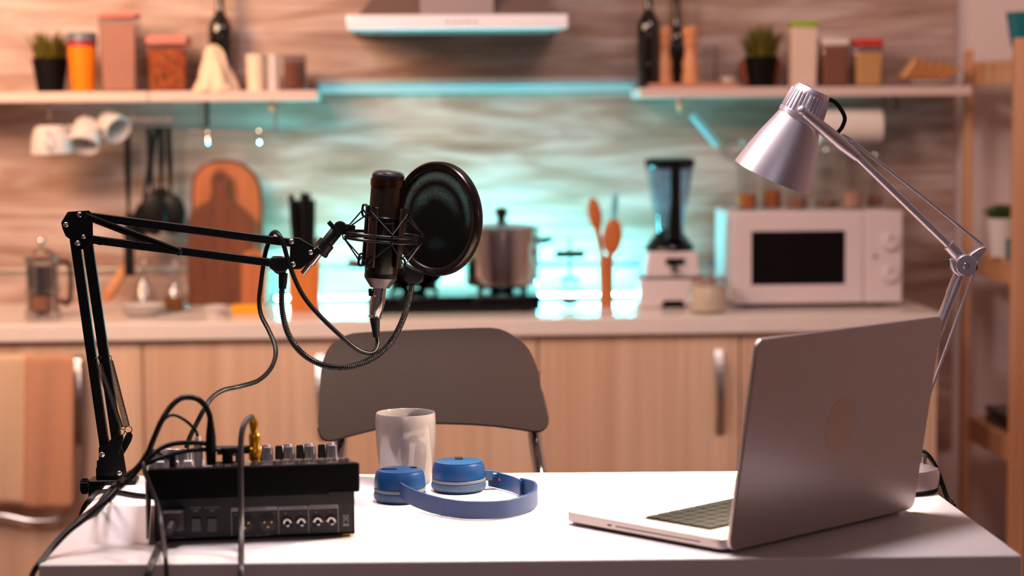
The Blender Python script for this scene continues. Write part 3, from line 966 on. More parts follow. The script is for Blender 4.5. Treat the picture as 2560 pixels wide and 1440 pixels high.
# cutting boards
Y = 5.83
tb = thing('cutting_board', 'large round-topped orange wooden board leaning on the wall', 'cutting board', (base(568, Y, CT), Y, CT), 0, 'cutting boards')
pts = [(481, 770), (479, 600), (478, 470), (484, 440), (505, 412), (535, 400), (575, 398), (610, 408), (640, 435), (655, 470), (659, 520), (659, 770)]
w_ = [P(x, y, Y) for x, y in pts]
w_[0].z = CT + .001; w_[-1].z = CT + .001
MB().plate(w_, .018).build('body', 'board_dark', tb, bevel=.003)
c_ = sum(w_, Vector()) / len(w_)
MB().plate([c_ + (q - c_) * .9 + Vector((0, -.011, 0.004)) for q in w_], .006).build('face', 'board', tb)
Y = 5.79
tb = thing('cutting_board', 'dark paddle shaped wooden board leaning in front of the large board', 'cutting board', (base(545, Y, CT), Y, CT), 0, 'cutting boards')
pts = [(470, 775), (470, 560), (478, 530), (500, 512), (524, 500), (530, 480), (528, 445), (536, 428), (552, 424), (566, 432), (571, 450), (569, 482), (578, 502), (606, 518), (632, 545), (640, 580), (640, 775)]
w_ = [P(x, y, Y) for x, y in pts]
w_[0].z = CT + .001; w_[-1].z = CT + .001
MB().plate(w_, .02).build('body', 'board_dark', tb, bevel=.003)
q = P(549, 446, Y - .011)
MB().lathe([(0, 0), (.006, 0), (.006, .001), (0, .001)], align(q, q - Vector((0, 1, 0))), n=16).build('hole', 'black_matte', tb)
Y = 5.74
tb = thing('cutting_board', 'pale narrow wooden board leaning at the edge of the dark boards', 'cutting board', (base(610, Y, CT), Y, CT), 0, 'cutting boards')
pts = [(604, 775), (604, 650), (612, 630), (640, 622), (662, 632), (668, 655), (668, 775)]
w_ = [P(x, y, Y) for x, y in pts]
w_[0].z = CT + .001; w_[-1].z = CT + .001
MB().plate(w_, .016).build('body', 'board', tb, bevel=.003)
q = P(636, 646, Y - .009)
MB().lathe([(0, 0), (.006, 0), (.006, .001), (0, .001)], align(q, q - Vector((0, 1, 0))), n=16).build('hole', 'black_matte', tb)

# knife block
Y = 5.56
xa, xb = base(722, Y, CT), base(800, Y, CT)
t = thing('knife_block', 'orange wooden knife block with black handled knives', 'knife block', ((xa + xb) / 2, Y, CT))
zt_ = P(760, 608, Y).z
MB().add([(xa, Y, CT), (xb, Y, CT), (xb, Y + .14, CT), (xa, Y + .14, CT), (xa, Y - .0, zt_ - .035), (xb, Y - .0, zt_ - .035), (xb, Y + .12, zt_ + .01), (xa, Y + .12, zt_ + .01)],
         [(0, 1, 2, 3), (4, 5, 6, 7), (0, 1, 5, 4), (1, 2, 6, 5), (2, 3, 7, 6), (3, 0, 4, 7)]).build('body', 'block', t, bevel=.003)
kn = [(728, 486, 0), (742, 500, 1), (757, 482, 0), (770, 484, 1), (782, 500, 0)]
kl = ['nearest to the cutting boards', 'second from the cutting boards', 'in the middle of the block', 'second from the hob', 'nearest to the hob']
for (px, py, w), kk in zip(kn, kl):
    top = P(px, py, Y + .03 + .03 * w)
    bot = Vector((xa + (xb - xa) * ((px - 722) / 78.0 * .8 + .14), Y + .045 + .03 * w, zt_ - .03 + .012 * w))
    k_ = thing('knife', 'black handled knife in the wooden block, ' + kk, 'knife', bot, 0, 'knives in the block')
    m = MB().bar(bot, top, .015, .022).build('handle', 'black_soft', k_, bevel=.003)
    MB().bar(bot - (top - bot) * .02, bot + (top - bot) * .1, .010, .018).build('bolster', 'steel', k_)

# hob, pot and pan
Y = 5.47
xa, xb = base(918, Y, CT), base(1352, Y, CT)
t = thing('gas_hob', 'black two-burner table hob under the steel pot', 'hob', ((xa + xb) / 2, Y + .15, CT))
zb_, zh_ = P(1100, 769, Y).z, P(1100, 742, Y).z
zb_ = CT + .005
MB().box(xa, xb, Y, Y + .28, zb_, zh_).build('body', 'black_gloss', t, bevel=.004)
for i in range(4):
    xx = (xa + .04, xb - .04)[i % 2]; yy = (Y + .03, Y + .25)[i // 2]
    MB().lathe([(0, 0), (.012, 0), (.014, zb_ - CT), (0, zb_ - CT)], Matrix.Translation((xx, yy, CT)), n=16).build('foot', 'black_soft', t)
bc = [(base(1035, Y + .14, zh_), Y + .14), (base(1255, Y + .14, zh_), Y + .14)]
ZG = zh_ + .018
for bx, by in bc:
    m = MB()
    for k in range(4):
        a = R(45 + 90 * k)
        d = Vector((math.cos(a), math.sin(a), 0))
        m.bar(Vector((bx, by, ZG - .004)) + d * .02, Vector((bx, by, ZG - .004)) + d * .085, .006, .008, Vector((0, 0, 1)))
        m.bar(Vector((bx, by, zh_)) + d * .083, Vector((bx, by, ZG)) + d * .083, .006, .006, d)
    g_ = m.build('pan_support', 'black', t)
    MB().lathe([(0, 0), (.03, 0), (.034, .006), (.022, .01), (0, .01)], Matrix.Translation((bx, by, zh_)), n=28).build('burner', 'black_metal', t)
for px in (1010, 1190):
    q = P(px, 756, Y)
    MB().lathe([(0, .016), (.011, .016), (.013, 0), (0, 0)], align((q.x, Y + .001, q.z), (q.x, Y - 1, q.z)), n=20).build('knob', 'black_soft', t)
# steel pot
bx, by = bc[1]
t = thing('cooking_pot', 'polished steel cooking pot with lid on the hob', 'pot', (bx, by, ZG))
r = pxm(94, by); h = P(1255, 578, by).z - ZG
MB().lathe([(0, 0), (r * .93, 0), (r * .99, .006), (r, .015), (r, h), (r * 1.03, h + .002), (r * 1.03, h + .004), (r * .97, h + .004), (r * .97, .01), (0, .01)], n=56).build('body', 'steel', t, local=True)
MB().lathe([(r * 1.04, h + .0045), (r * 1.04, h + .008), (r * .9, h + .014), (r * .4, h + .022), (0, h + .024), (0, h + .02), (r * .9, h + .006), (r * 1.04, h + .0045)], n=56).build('lid', 'glass_smoke', t, local=True)
MB().lathe([(r * .97, h + .005), (r * 1.045, h + .005), (r * 1.045, h + .012), (r * .97, h + .012), (r * .97, h + .005)], n=56).build('lid_rim', 'steel', t, local=True)
MB().lathe([(0, h + .024), (.014, h + .024), (.011, h + .034), (.018, h + .05), (.012, h + .062), (0, h + .064)]).build('lid_knob', 'black_soft', t, local=True)
for s in (-1, 1):
    pts = [(s * r, -.03, h * .8), (s * (r + .022), -.026, h * .83), (s * (r + .032), 0, h * .84), (s * (r + .022), .026, h * .83), (s * r, .03, h * .8)]
    MB().tube(spline(pts, 6), .0065, 10).build('handle', 'black_soft', t, local=True)
# pan
bx, by = bc[0]
t = thing('frying_pan', 'dark grey pan on the hob behind the pop filter', 'pan', (bx, by, ZG))
r = pxm(82, by); h = P(1035, 668, by).z - ZG
MB().lathe([(0, 0), (r * .62, 0), (r * .85, h * .35), (r, h), (r * .97, h), (r * .82, h * .37), (r * .6, .006), (0, .006)], n=48).build('body', 'black_metal', t, local=True)
MB().tube([(-r * .93, 0, h * .75), (-r * 1.3, -.005, h * 1.05), (-r * 2.0, -.01, h * 1.3)], [.007, .009, .011], 10).build('handle', 'board_dark', t, local=True)

# glass warmer beside the pot
Y = 5.60
t = thing('glass_infuser', 'glass tea press with a dark cross bar between pot and wooden spoons', 'tea press', (base(1425, Y, CT), Y, CT))
u = Y / FPX
def zz(py): return P(1425, py, Y).z - CT
MB().lathe([(0, 0), (26 * u, 0), (24 * u, zz(760)), (28 * u, zz(745)), (50 * u, zz(722)), (48 * u, zz(722)), (24 * u, zz(748)), (18 * u, .006), (0, .006)]).build('cup', 'glass', t, local=True)
MB().lathe([(0, .008), (17 * u, .008), (22 * u, zz(748)), (0, zz(748))]).build('contents', 'brown_fill', t, local=True)
MB().lathe([(0, zz(698)), (24 * u, zz(698)), (24 * u, zz(693)), (0, zz(693))]).build('lid', 'black_metal', t, local=True)
MB().lathe([(22 * u, zz(740)), (22 * u, zz(698)), (20 * u, zz(698)), (20 * u, zz(740))]).build('sleeve', 'glass', t, local=True)
MB().tube([(0, 0, zz(696)), (0, 0, zz(596))], 4 * u, 10).build('plunger_rod', 'steel', t, local=True)
MB().box(-37 * u, 37 * u, -.01, .01, zz(644), zz(627)).build('cross_bar', 'black_soft', t, local=True, bevel=.002)

# wooden holder with spoons
Y = 5.60
t = thing('utensil_holder', 'slim wooden holder for the wooden spoons', 'utensil holder', (base(1516, Y, CT), Y, CT))
r = pxm(19, Y); h = P(1516, 640, Y).z - CT
MB().lathe([(0, 0), (r, 0), (r * .97, h * .5), (r, h), (r * .85, h), (r * .85, .01), (0, .01)], n=28).build('body', 'spoonw', t, local=True)


def spoon(label, head, hw, hh, foot, Y, mm='spoonw'):
    a_ = P(head[0], head[1], Y); b_ = P(foot[0], foot[1], Y)
    t = thing('wooden_spoon' if mm == 'spoonw' else 'plastic_spatula', label, 'spoon' if mm == 'spoonw' else 'spatula', b_, 0, 'spoons in the holder')
    d = (a_ - b_).normalized()
    W_, H_ = pxm(hw, Y), pxm(hh, Y)
    yy_ = (Vector((0, 1, 0)) - d * d.y).normalized()
    M = Matrix.Translation(a_) @ Matrix((yy_.cross(d), yy_, d)).transposed().to_4x4() @ Matrix.Diagonal((W_, .006, H_, 1))
    MB().ball((0, 0, 0), 1, 18, M=M).build('bowl', mm, t)
    MB().tube([b_, a_ - d * H_ * .85], [.006, .009], 10).build('stick', mm, t)


spoon('wooden spoon with an oval head leaning toward the steel pot', (1487, 535), 17, 42, (1512, 690), 5.60)
spoon('wooden spoon with a broad head leaning toward the blender', (1531, 592), 25, 46, (1520, 700), 5.59)
spoon('thin pale green spatula standing behind the wooden spoons', (1536, 515), 9, 36, (1522, 680), 5.61, 'cyan_plastic_and_gleam')

# blender
Y = 5.55
xc = base(1683, Y, CT)
t = thing('kitchen_blender', 'white kitchen blender with a tall clear jug and black lid', 'blender', (xc, Y + .06, CT))
u = Y / FPX
def zz(py): return P(1683, py, Y).z
yb0, yb1 = Y, Y + .15
def frus(hw0, hw1, z0, z1, y0, y1, cx=0, ins=0.0):
    return MB().add([(xc + cx - hw0, y0, z0), (xc + cx + hw0, y0, z0), (xc + cx + hw0, y1, z0), (xc + cx - hw0, y1, z0),
                     (xc + cx - hw1, y0 + ins, z1), (xc + cx + hw1, y0 + ins, z1), (xc + cx + hw1, y1 - ins, z1), (xc + cx - hw1, y1 - ins, z1)],
                    [(0, 1, 2, 3), (4, 5, 6, 7), (0, 1, 5, 4), (1, 2, 6, 5), (2, 3, 7, 6), (3, 0, 4, 7)])
frus(86 * u, 84 * u, CT, zz(697), yb0, yb1).build('motor_base', 'white_app', t, bevel=.008, seg=3)
frus(70 * u, 62 * u, zz(695), zz(630), yb0 + .004, yb1 - .004, 0, .004).build('collar', 'white_app', t, bevel=.006, seg=3)
MB().box(xc - 75 * u, xc + 75 * u, yb0 + .001, yb1 - .001, zz(698), zz(694)).build('seam', 'black_matte', t)
MB().box(xc - 18 * u, xc + 28 * u, yb0 - .001, yb0 + .02, zz(661), zz(646)).build('display', 'black_gloss', t)
frus(32 * u, 24 * u, CT + .0005, zz(751), yb0 - .002, yb0 + .02, 0).build('drip_recess', 'black_gloss', t)
q = Vector((xc + 2 * u, yb0, zz(672)))
MB().lathe([(0, .012), (.009, .012), (.011, 0), (0, 0)], align(q, q - Vector((0, 1, 0))), n=20).build('knob', 'chrome', t)
M = Matrix.Translation((xc, (yb0 + yb1) / 2, 0))
MB().lathe([(0, zz(630)), (64 * u, zz(630)), (62 * u, zz(618)), (42 * u, zz(595)), (30 * u, zz(575)), (0, zz(575))], M).build('blade_housing', 'black_gloss', t)
MB().lathe([(34 * u, zz(594)), (62 * u, zz(416)), (60 * u, zz(416)), (32 * u, zz(594))], M, n=28).build('jug', 'glass_blue', t)
MB().tube([(xc + 6 * u, Y + .02, zz(600)), (xc + 8 * u, Y + .015, zz(500)), (xc + 8 * u, Y + .015, zz(412))], [22 * u, 13 * u, 13 * u], 14).build('handle', 'black_gloss', t)
MB().lathe([(0, zz(424)), (58 * u, zz(424)), (64 * u, zz(416)), (64 * u, zz(400)), (50 * u, zz(396)), (0, zz(395))], M).build('lid', 'black_gloss', t)

# jar beside it
Y = 5.42
t = thing('storage_jar', 'clip-top glass jar of cream powder in front of the microwave', 'jar', (base(1770, Y, CT), Y, CT))
u = Y / FPX
h = P(1770, 688, Y).z - CT
MB().lathe([(0, 0), (44 * u, 0), (50 * u, h * .12), (50 * u, h * .5), (43 * u, h * .82), (43 * u, h * .92), (41 * u, h * .92), (41 * u, h * .8), (48 * u, h * .5), (48 * u, h * .12), (0, .004)]).build('body', 'glass', t, local=True)
MB().lathe([(0, .005), (43 * u, .005), (47 * u, h * .12), (47 * u, h * .5), (41 * u, h * .72), (0, h * .72)]).build('contents', 'jar_cream', t, local=True)
MB().lathe([(0, h * .90), (42 * u, h * .90), (44 * u, h * .96), (38 * u, h), (0, h)]).build('lid', 'glass_smoke', t, local=True)
MB().lathe([(42 * u, h * .84), (45 * u, h * .84), (45 * u, h * .9), (42 * u, h * .9), (42 * u, h * .84)]).build('seal', 'rust', t, local=True)
MB().tube(spline([(44 * u, -.006, h * .86), (52 * u, -.008, h * .8), (53 * u, -.006, h * .7), (48 * u, -.006, h * .66)], 5), .0016, 8).build('clip', 'wire', t, local=True)

# microwave
Y = 5.50
xa, xb = base(1830, Y, CT + .1), base(2256, Y, CT + .1)
t = thing('microwave', 'white microwave oven with a black window and two dials', 'microwave', ((xa + xb) / 2, Y + .15, CT), 0)
z0, z1 = P(2040, 764, Y).z, P(2040, 528, Y).z
z0 = max(z0, CT + .012)
MB().box(xa + .004, xb - .004, Y + .012, Y + .34, z0, z1 - .002).build('casing', 'white_app', t, bevel=.008, seg=3)
xd = base(2160, Y, CT + .1)
d = MB().box(xa, xd - .001, Y, Y + .0115, z0, z1).build('door', 'white_app', t, bevel=.004, seg=3)
MB().box(base(1878, Y, 1), base(2113, Y, 1), Y - .001, Y + .006, P(2000, 712, Y).z, P(2000, 577, Y).z).build('window', 'window_black', d, bevel=.002)
MB().box(xd, xb, Y, Y + .0115, z0, z1).build('control_panel', 'white_app', t, bevel=.004, seg=3)
for py in (605, 685):
    q = P(2225, py, Y)
    M = align((q.x, Y, q.z), (q.x, Y - 1, q.z))
    k_ = MB().lathe([(0, .012), (.019, .012), (.021, .009), (.022, 0), (0, 0)], M, n=32).build('dial', 'white_app', t)
    MB().box(q.x - .0015, q.x + .0015, Y - .0135, Y - .0115, q.z + .002, q.z + .018).build('pointer', 'alu', k_)
q = P(2188, 641, Y)
MB().lathe([(0, .0015), (.005, .0015), (.005, 0), (0, 0)], align((q.x, Y, q.z), (q.x, Y - 1, q.z)), n=16).build('indicator', 'alu', t)
for i in range(4):
    xx = (xa + .05, xb - .05)[i % 2]; yy = (Y + .04, Y + .3)[i // 2]
    MB().lathe([(0, 0), (.01, 0), (.012, z0 - CT + .002), (0, z0 - CT + .002)], Matrix.Translation((xx, yy, CT)), n=14).build('foot', 'black_soft', t)
ZM = z1 - .002
# glass jars on the microwave
jars = [(1866, 27, 395, 'spice', .3, 'tall glass jar on the microwave nearest to the blender'),
        (1927, 28, 392, 'spice', .35, 'tall glass jar with orange spice behind the lamp shade'),
        (1992, 27, 398, 'brown_fill', .22, 'tall glass jar hidden mostly by the lamp shade rim'),
        (2066, 30, 372, 'brown_fill', .12, 'tall glass jar just past the lamp shade on the microwave'),
        (2130, 28, 380, 'beige_fill', .3, 'tall glass jar standing behind the thick lamp arm'),
        (2186, 22, 385, 'brown_fill', .2, 'tall glass jar nearest to the microwave dials')]
for i, (px, hw, pyt, fill, fk, lb) in enumerate(jars):
    Y = 5.66 + (i % 2) * .07
    r = pxm(hw, Y); x = base(px, Y, ZM); h = P(px, pyt, Y).z - ZM
    t = thing('storage_jar', lb, 'jar', (x, Y, ZM), 0, 'glass jars on the microwave')
    MB().lathe([(0, 0), (r, 0), (r, h * .9), (r * .93, h * .9), (r * .93, .004), (0, .004)], n=28).build('body', 'glass', t, local=True)
    MB().lathe([(0, .005), (r * .9, .005), (r * .9, h * fk), (0, h * fk)], n=24).build('contents', fill, t, local=True)
    MB().lathe([(0, h * .9), (r * 1.02, h * .9), (r * 1.02, h * .95), (0, h * .96)], n=28).build('lid', 'glass_smoke', t, local=True)
    MB().ball((0, 0, h * .98), .008, 10).build('lid_knob', 'chrome', t, local=True)

# ------------------------------------------------------------------ towels on a wire hanger on the cabinet door
YT = YC - .015
t = thing('towel_rack', 'bent steel towel hanger hooked on the cabinet by the coffee press', 'towel rack', P(100, 1290, YT))
pts = [P(206, 905, YT), P(208, 1000, YT), P(207, 1150, YT), P(196, 1250, YT), P(160, 1292, YT), P(90, 1302, YT), P(20, 1290, YT), P(-60, 1270, YT), P(-80, 1150, YT), P(-80, 905, YT)]
MB().tube(spline(pts, 6), .006, 10).build('frame', 'steel_soft', t)
zt_ = P(80, 889, YT - .01).z
MB().tube([P(-80, 893, YT), P(208, 893, YT)], .005, 10).build('bar', 'steel_soft', t)
for px in (-60, 200):
    q = P(px, 893, YT)
    MB().tube([q, q + Vector((0, .034, 0))], .005, 8).build('bracket', 'steel_soft', t)


def towel(label, px0, px1, pyt, pyb, Y, mm, ph):
    a0 = P(px0, pyt, Y); a1 = P(px1, pyt, Y)
    zb = P(px0, pyb, Y).z
    m = MB(); nx, nz = 26, 22; vs = []
    for j in range(nz + 1):
        v = j / nz
        for i in range(nx + 1):
            uu = i / nx
            x = a0.x + (a1.x - a0.x) * uu - .012 * v * (1 if mm == 'towel_tan' else .8)
            y = Y + .006 * math.sin(uu * 9 + ph + v * 1.2) * (.25 + v)
            vs.append((x, y, a0.z + (zb - a0.z) * v + .003 * math.sin(uu * 5 + ph) * v))
    fs = [(j * (nx + 1) + i, j * (nx + 1) + i + 1, (j + 1) * (nx + 1) + i + 1, (j + 1) * (nx + 1) + i) for j in range(nz) for i in range(nx)]
    m.add(vs, fs)
    o = m.build('towel', mm, solid=.006, sharp=80)
    tag(o, label, 'towel', 'towels on the hanger')


towel('cream towel hanging from the steel hanger on the cabinet door', -70, 76, 888, 1262, YT - .016, 'towel_cream', .5)
towel('tan towel hanging next to the cream towel', 62, 186, 888, 1272, YT - .034, 'towel_tan', 2.0)

# ------------------------------------------------------------------ pine shelving unit against the side
t = thing('shelving_unit', 'open pine shelving unit beside the end of the kitchen run', 'shelving unit', (1.7, 5.5, 0))
ux0 = P(2408, 500, 5.82).x
ux1 = ux0 + .5
yf = 5.16
for i, (xx, yy, zt_) in enumerate(((ux0, 5.80, P(2416, 125, 5.8).z), (ux1, 5.80, 1.6), (P(2537, 500, yf).x, yf, P(2550, 95, yf).z), (ux1, yf, 1.62))):
    w = .02 if i < 2 else .036
    MB().box(xx, xx + w, yy, yy + .035, 0, zt_).build('post', 'pine', t, bevel=.002)
for zc, th in ((1.545, .02), (1.03, .02), (.565, .02), (.14, .02)):
    MB().box(ux0 + .012, ux1 + .03, yf + .038, 5.79, zc - th, zc).build('shelf_board', 'pine', t, bevel=.002)
    MB().box(ux0 + .012, ux0 + .03, yf + .037, 5.795, zc - th - .045, zc - th - .0005).build('side_rail', 'pine', t, bevel=.002)

# teal bowl on top
Y = 5.32
t = thing('bowl', 'deep teal bowl on the top board of the pine shelving', 'bowl', (base(2572, Y, 1.545), Y, 1.545))
r = pxm(58, Y)
MB().lathe([(0, 0), (r * .55, 0), (r * .8, .04), (r, .115), (r * .94, .115), (r * .74, .04), (r * .5, .006), (0, .006)]).build('body', 'teal', t, local=True)
# succulent in white pot
Y = 5.50
t = thing('potted_succulent', 'spiky succulent in a white pot on the pine shelving', 'potted plant', (base(2505, Y, 1.03), Y, 1.03))
r = pxm(40, Y); h = P(2505, 545, Y).z - 1.03
MB().lathe([(0, 0), (r * .75, 0), (r, h), (r * .9, h), (r * .86, h * .85), (0, h * .85)]).build('pot', 'ceramic', t, local=True)
g = MB(); rnd = random.Random(5)
for k in range(60):
    a = k * 2.4; el = R(20 + 60 * (k / 60)); L = pxm(52, Y) * (1 - .35 * k / 60)
    d = Vector((math.cos(a) * math.cos(el), math.sin(a) * math.cos(el), math.sin(el)))
    b0 = Vector((0, 0, h * .9)) + d * .008
    g.tube([b0, b0 + d * L * .5, b0 + d * L + Vector((0, 0, .004))], [.003, .0055, .0006], 6)
g.build('leaves', 'leaf', t, local=True)
t = thing('cup', 'small dark teal ribbed cup in front of the succulent pot', 'cup', (base(2530, 5.38, 1.03), 5.38, 1.03))
r = pxm(17, 5.38)
prof = [(0, 0)]
for k in range(6):
    prof += [(r * .9, .009 * k), (r, .009 * k + .0045)]
prof += [(r * .9, .054), (r * .8, .054), (r * .8, .005), (0, .005)]
MB().lathe(prof).build('body', 'teal', t, local=True)
# dark trays on the lower shelf
for k in range(2):
    o = MB().box(ux0 + .035, ux0 + .34, 5.22 + k * .02, 5.70, .5652 + k * .024, .5652 + k * .024 + .02).build('baking_tray', 'black_metal', bevel=.004)
    tag(o, ('black tray lying lowest in the pair on the pine shelving', 'black tray lying on top of the other tray on the pine shelving')[k], 'tray', 'trays on the shelving')
t = thing('potted_succulent', 'small dark plant standing on the black trays', 'potted plant', (ux0 + .16, 5.45, .6095))
MB().lathe([(0, 0), (.03, 0), (.04, .04), (.034, .04), (.03, .03), (0, .03)]).build('pot', 'terra', t, local=True)
g = MB()
for k in range(40):
    a = k * 2.4; el = R(10 + 70 * (k / 40)); L = .06
    d = Vector((math.cos(a) * math.cos(el), math.sin(a) * math.cos(el), math.sin(el)))
    b0 = Vector((0, 0, .035)) + d * .008
    g.tube([b0, b0 + d * L * .5, b0 + d * L], [.003, .005, .0006], 6)
g.build('leaves', 'leaf', t, local=True)
# ------------------------------------------------------------------ the table
TT = 0.927
c1 = Q(96, 1412, TT); c2 = Q(2555, 1388, TT); c3 = Q(2264, 1174, TT); c4 = Q(281, 1189, TT)
t = thing('table', 'white topped high table in front of the kitchen', 'table', ((c1.x + c2.x) / 2, (c1.y + c3.y) / 2, 0))
yf_, yb_ = (c1.y + c2.y) / 2, (c3.y + c4.y) / 2
x0, x1 = (c1.x + c4.x) / 2, (c2.x + c3.x) / 2
MB().add([c1 - Vector((0, 0, .036)), c2 - Vector((0, 0, .036)), c3 - Vector((0, 0, .036)), c4 - Vector((0, 0, .036)), c1, c2, c3, c4],
         [(3, 2, 1, 0), (4, 5, 6, 7), (0, 1, 5, 4), (1, 2, 6, 5), (2, 3, 7, 6), (3, 0, 4, 7)]).build('tabletop', 'table', t, bevel=.0025, seg=3)
for xx in (x0 + .06, x1 - .11):
    for yy in (yf_ + .05, yb_ - .1):
        MB().box(xx, xx + .05, yy, yy + .05, 0, TT - .036).build('leg', 'table', t, bevel=.002)
MB().box(x0 + .11, x1 - .11, yf_ + .06, yf_ + .08, TT - .1, TT - .037).build('apron', 'table', t)
MB().box(x0 + .11, x1 - .11, yb_ - .08, yb_ - .06, TT - .1, TT - .037).build('apron', 'table', t)

# ------------------------------------------------------------------ bar stool behind the table
YCH = 3.28
t = thing('bar_stool', 'brown grey bar stool with curved backrest and steel legs behind the table', 'bar stool', P(1080, 1400, YCH - .15))
t.location.z = 0
ol = [(136, 940), (131, 880), (140, 700), (150, 560), (158, 440), (172, 360), (196, 295), (230, 240), (275, 200), (320, 170), (375, 142), (440, 125), (550, 117), (700, 112), (1000, 100), (1300, 90), (1600, 80), (1690, 79), (1760, 87), (1830, 112), (1880, 140), (1940, 178), (1990, 222), (2030, 272), (2060, 330),
      (2090, 420), (2112, 510), (2130, 610), (2160, 740), (2182, 850), (2178, 905), (2160, 940), (2130, 963), (2095, 974), (2050, 972), (1900, 953), (1700, 933), (1500, 922), (1200, 915), (1000, 922), (800, 942), (640, 965), (400, 1020), (290, 1048), (235, 1057), (190, 1045), (155, 1005)]
pts = []
xm = 1158 / 3.6 + 760
for cx_, cy_ in ol:
    px, py = 760 + cx_ / 3.6, 800 + cy_ / 3.6
    pts.append(P(px, py, YCH))
mid = P(xm, 950, YCH).x


def curveY(v):     # the plate is bent: its middle lies further back, and it leans back with height
    u = (v.x - mid) / .18
    return Vector((v.x, v.y - .022 * u * u + (v.z - 1.0) * .16, v.z))


import bmesh


def bent_plate(name, outline, th, material, parent, n=26, off=0.0):
    """fill an outline with a grid-cut plate, then bend it"""
    bm = bmesh.new()
    vs = [bm.verts.new(p) for p in outline]
    f = bm.faces.new(vs)
    r_ = bmesh.ops.extrude_face_region(bm, geom=[f])
    for v in [e for e in r_['geom'] if isinstance(e, bmesh.types.BMVert)]:
        v.co.y += th
    xs = [p.x for p in outline]
    for k in range(1, n):
        xx = min(xs) + (max(xs) - min(xs)) * k / n
        bmesh.ops.bisect_plane(bm, geom=bm.verts[:] + bm.edges[:] + bm.faces[:], plane_co=(xx, 0, 0), plane_no=(1, 0, 0))
    bmesh.ops.triangulate(bm, faces=[f_ for f_ in bm.faces if len(f_.verts) > 4])
    for v in bm.verts:
        v.co = curveY(v.co)
        v.co.y += off
    bmesh.ops.recalc_face_normals(bm, faces=bm.faces)
    inv = rootmat(parent).inverted()
    for v in bm.verts:
        v.co = inv @ v.co
    me = bpy.data.meshes.new(name)
    bm.to_mesh(me); bm.free()
    for p in me.polygons:
        p.use_smooth = True
    me.set_sharp_from_angle(angle=R(40))
    me.materials.append(MAT[material])
    o = bpy.data.objects.new(name, me)
    COL.objects.link(o)
    o.parent = parent
    return o


bp_ = bent_plate('backrest', pts, .010, 'chair', t)
lo = []
for v in pts[27:] + pts[:1]:
    lo.append(curveY(v) + Vector((0, .005, -.0012)))
MB().tube(lo, .0022, 8).build('edge_band', 'chair_edge', bp_)
xl, xr = P(852, 1100, YCH).x, P(1336, 1075, YCH).x
SH = .70
for s, xx, px2 in ((-1, xl, 845), (1, xr, 1352)):
    top = Vector((xx, curveY(Vector((xx, YCH, 1.0))).y + .018, P(1336, 930, YCH).z))
    mid_ = P(px2, 1185, YCH - .04); mid_.y = YCH - .02
    foot = Vector((mid_.x + s * .03, YCH + .18, 0.012))
    p3 = Vector((mid_.x + s * .045, YCH - .03, SH))
    MB().tube(spline([top, P(1336 if s > 0 else 852, 1075, YCH) + Vector((0, .012, 0)), mid_, mid_ + (mid_ - P(1336 if s > 0 else 852, 1075, YCH)) * .8, p3, Vector((p3.x + s * .02, YCH - .2, .3)), Vector((p3.x + s * .03, YCH - .38, .012))], 8), .0105, 14).build('leg', 'chrome', t)
    MB().tube([p3 + Vector((0, -.3, 0)), foot], .0105, 14).build('leg', 'chrome', t)
w = (xr - xl) / 2
cxs = (xl + xr) / 2
poly = [(-w * .9, -.18), (w * .9, -.18), (w, -.1), (w * .95, .15), (w * .7, .18), (-w * .7, .18), (-w * .95, .15), (-w, -.1)]
MB().prism(poly, 0, .014, Matrix.Translation((cxs, YCH - .21, SH))).build('seat', 'chair', t, bevel=.004)
MB().tube([(xl - .01, YCH - .22, .32), (xr + .01, YCH - .22, .32)], .009, 12).build('footrest', 'chrome', t)

# ------------------------------------------------------------------ boom arm
YA = 2.86
NY = Vector((0, -1, 0))
t = thing('boom_arm', 'black scissor boom arm with springs clamped to the table edge', 'microphone arm', P(270, 1195, YA))


def A(px, py, dy=0.0):
    return P(px, py, YA + dy)


BW = pxm(23, YA)
for (a_, b_, dy, w_) in (((187, 596), (264, 1130), -.001, 24), ((219, 606), (292, 1100), .001, 25)):
    MB().bar(A(*a_, dy), A(*b_, dy), pxm(w_, YA), .010, NY).build('lower_bar', 'black', t, bevel=.0012)
MB().bar(A(206, 538), A(738, 608), pxm(20, YA), .010, NY).build('upper_bar', 'black', t, bevel=.0012)
MB().bar(A(218, 597), A(736, 664), pxm(20, YA), .010, NY).build('upper_bar', 'black', t, bevel=.0012)
# small stop on the lower of the two upper bars
MB().plate([A(236, 600), A(262, 604), A(258, 612), A(247, 612)], .012).build('stop', 'black', t)
# elbow plates, both sides
el = [(153, 556), (170, 529), (222, 526), (231, 535), (233, 600), (216, 622), (206, 624), (196, 614), (164, 590), (156, 571)]
for dy in (-.0085, .0085):
    MB().plate([A(x, y, dy) for x, y in el], .0022).build('elbow_plate', 'black', t, bevel=.0006)
MB().plate([A(x, y) for x, y in [(157, 556), (171, 531), (220, 528), (226, 540), (190, 560), (186, 585), (170, 580)]], .014).build('elbow_core', 'black', t)
# head plates
hp = [(727, 601), (736, 594), (748, 595), (789, 620), (794, 634), (786, 648), (752, 672), (736, 673), (724, 664)]
for dy in (-.0085, .0085):
    MB().plate([A(x, y, dy) for x, y in hp], .0022).build('head_plate', 'black', t, bevel=.0006)
MB().plate([A(x, y) for x, y in hp], .013).build('head_core', 'black_metal', t, bevel=.001)
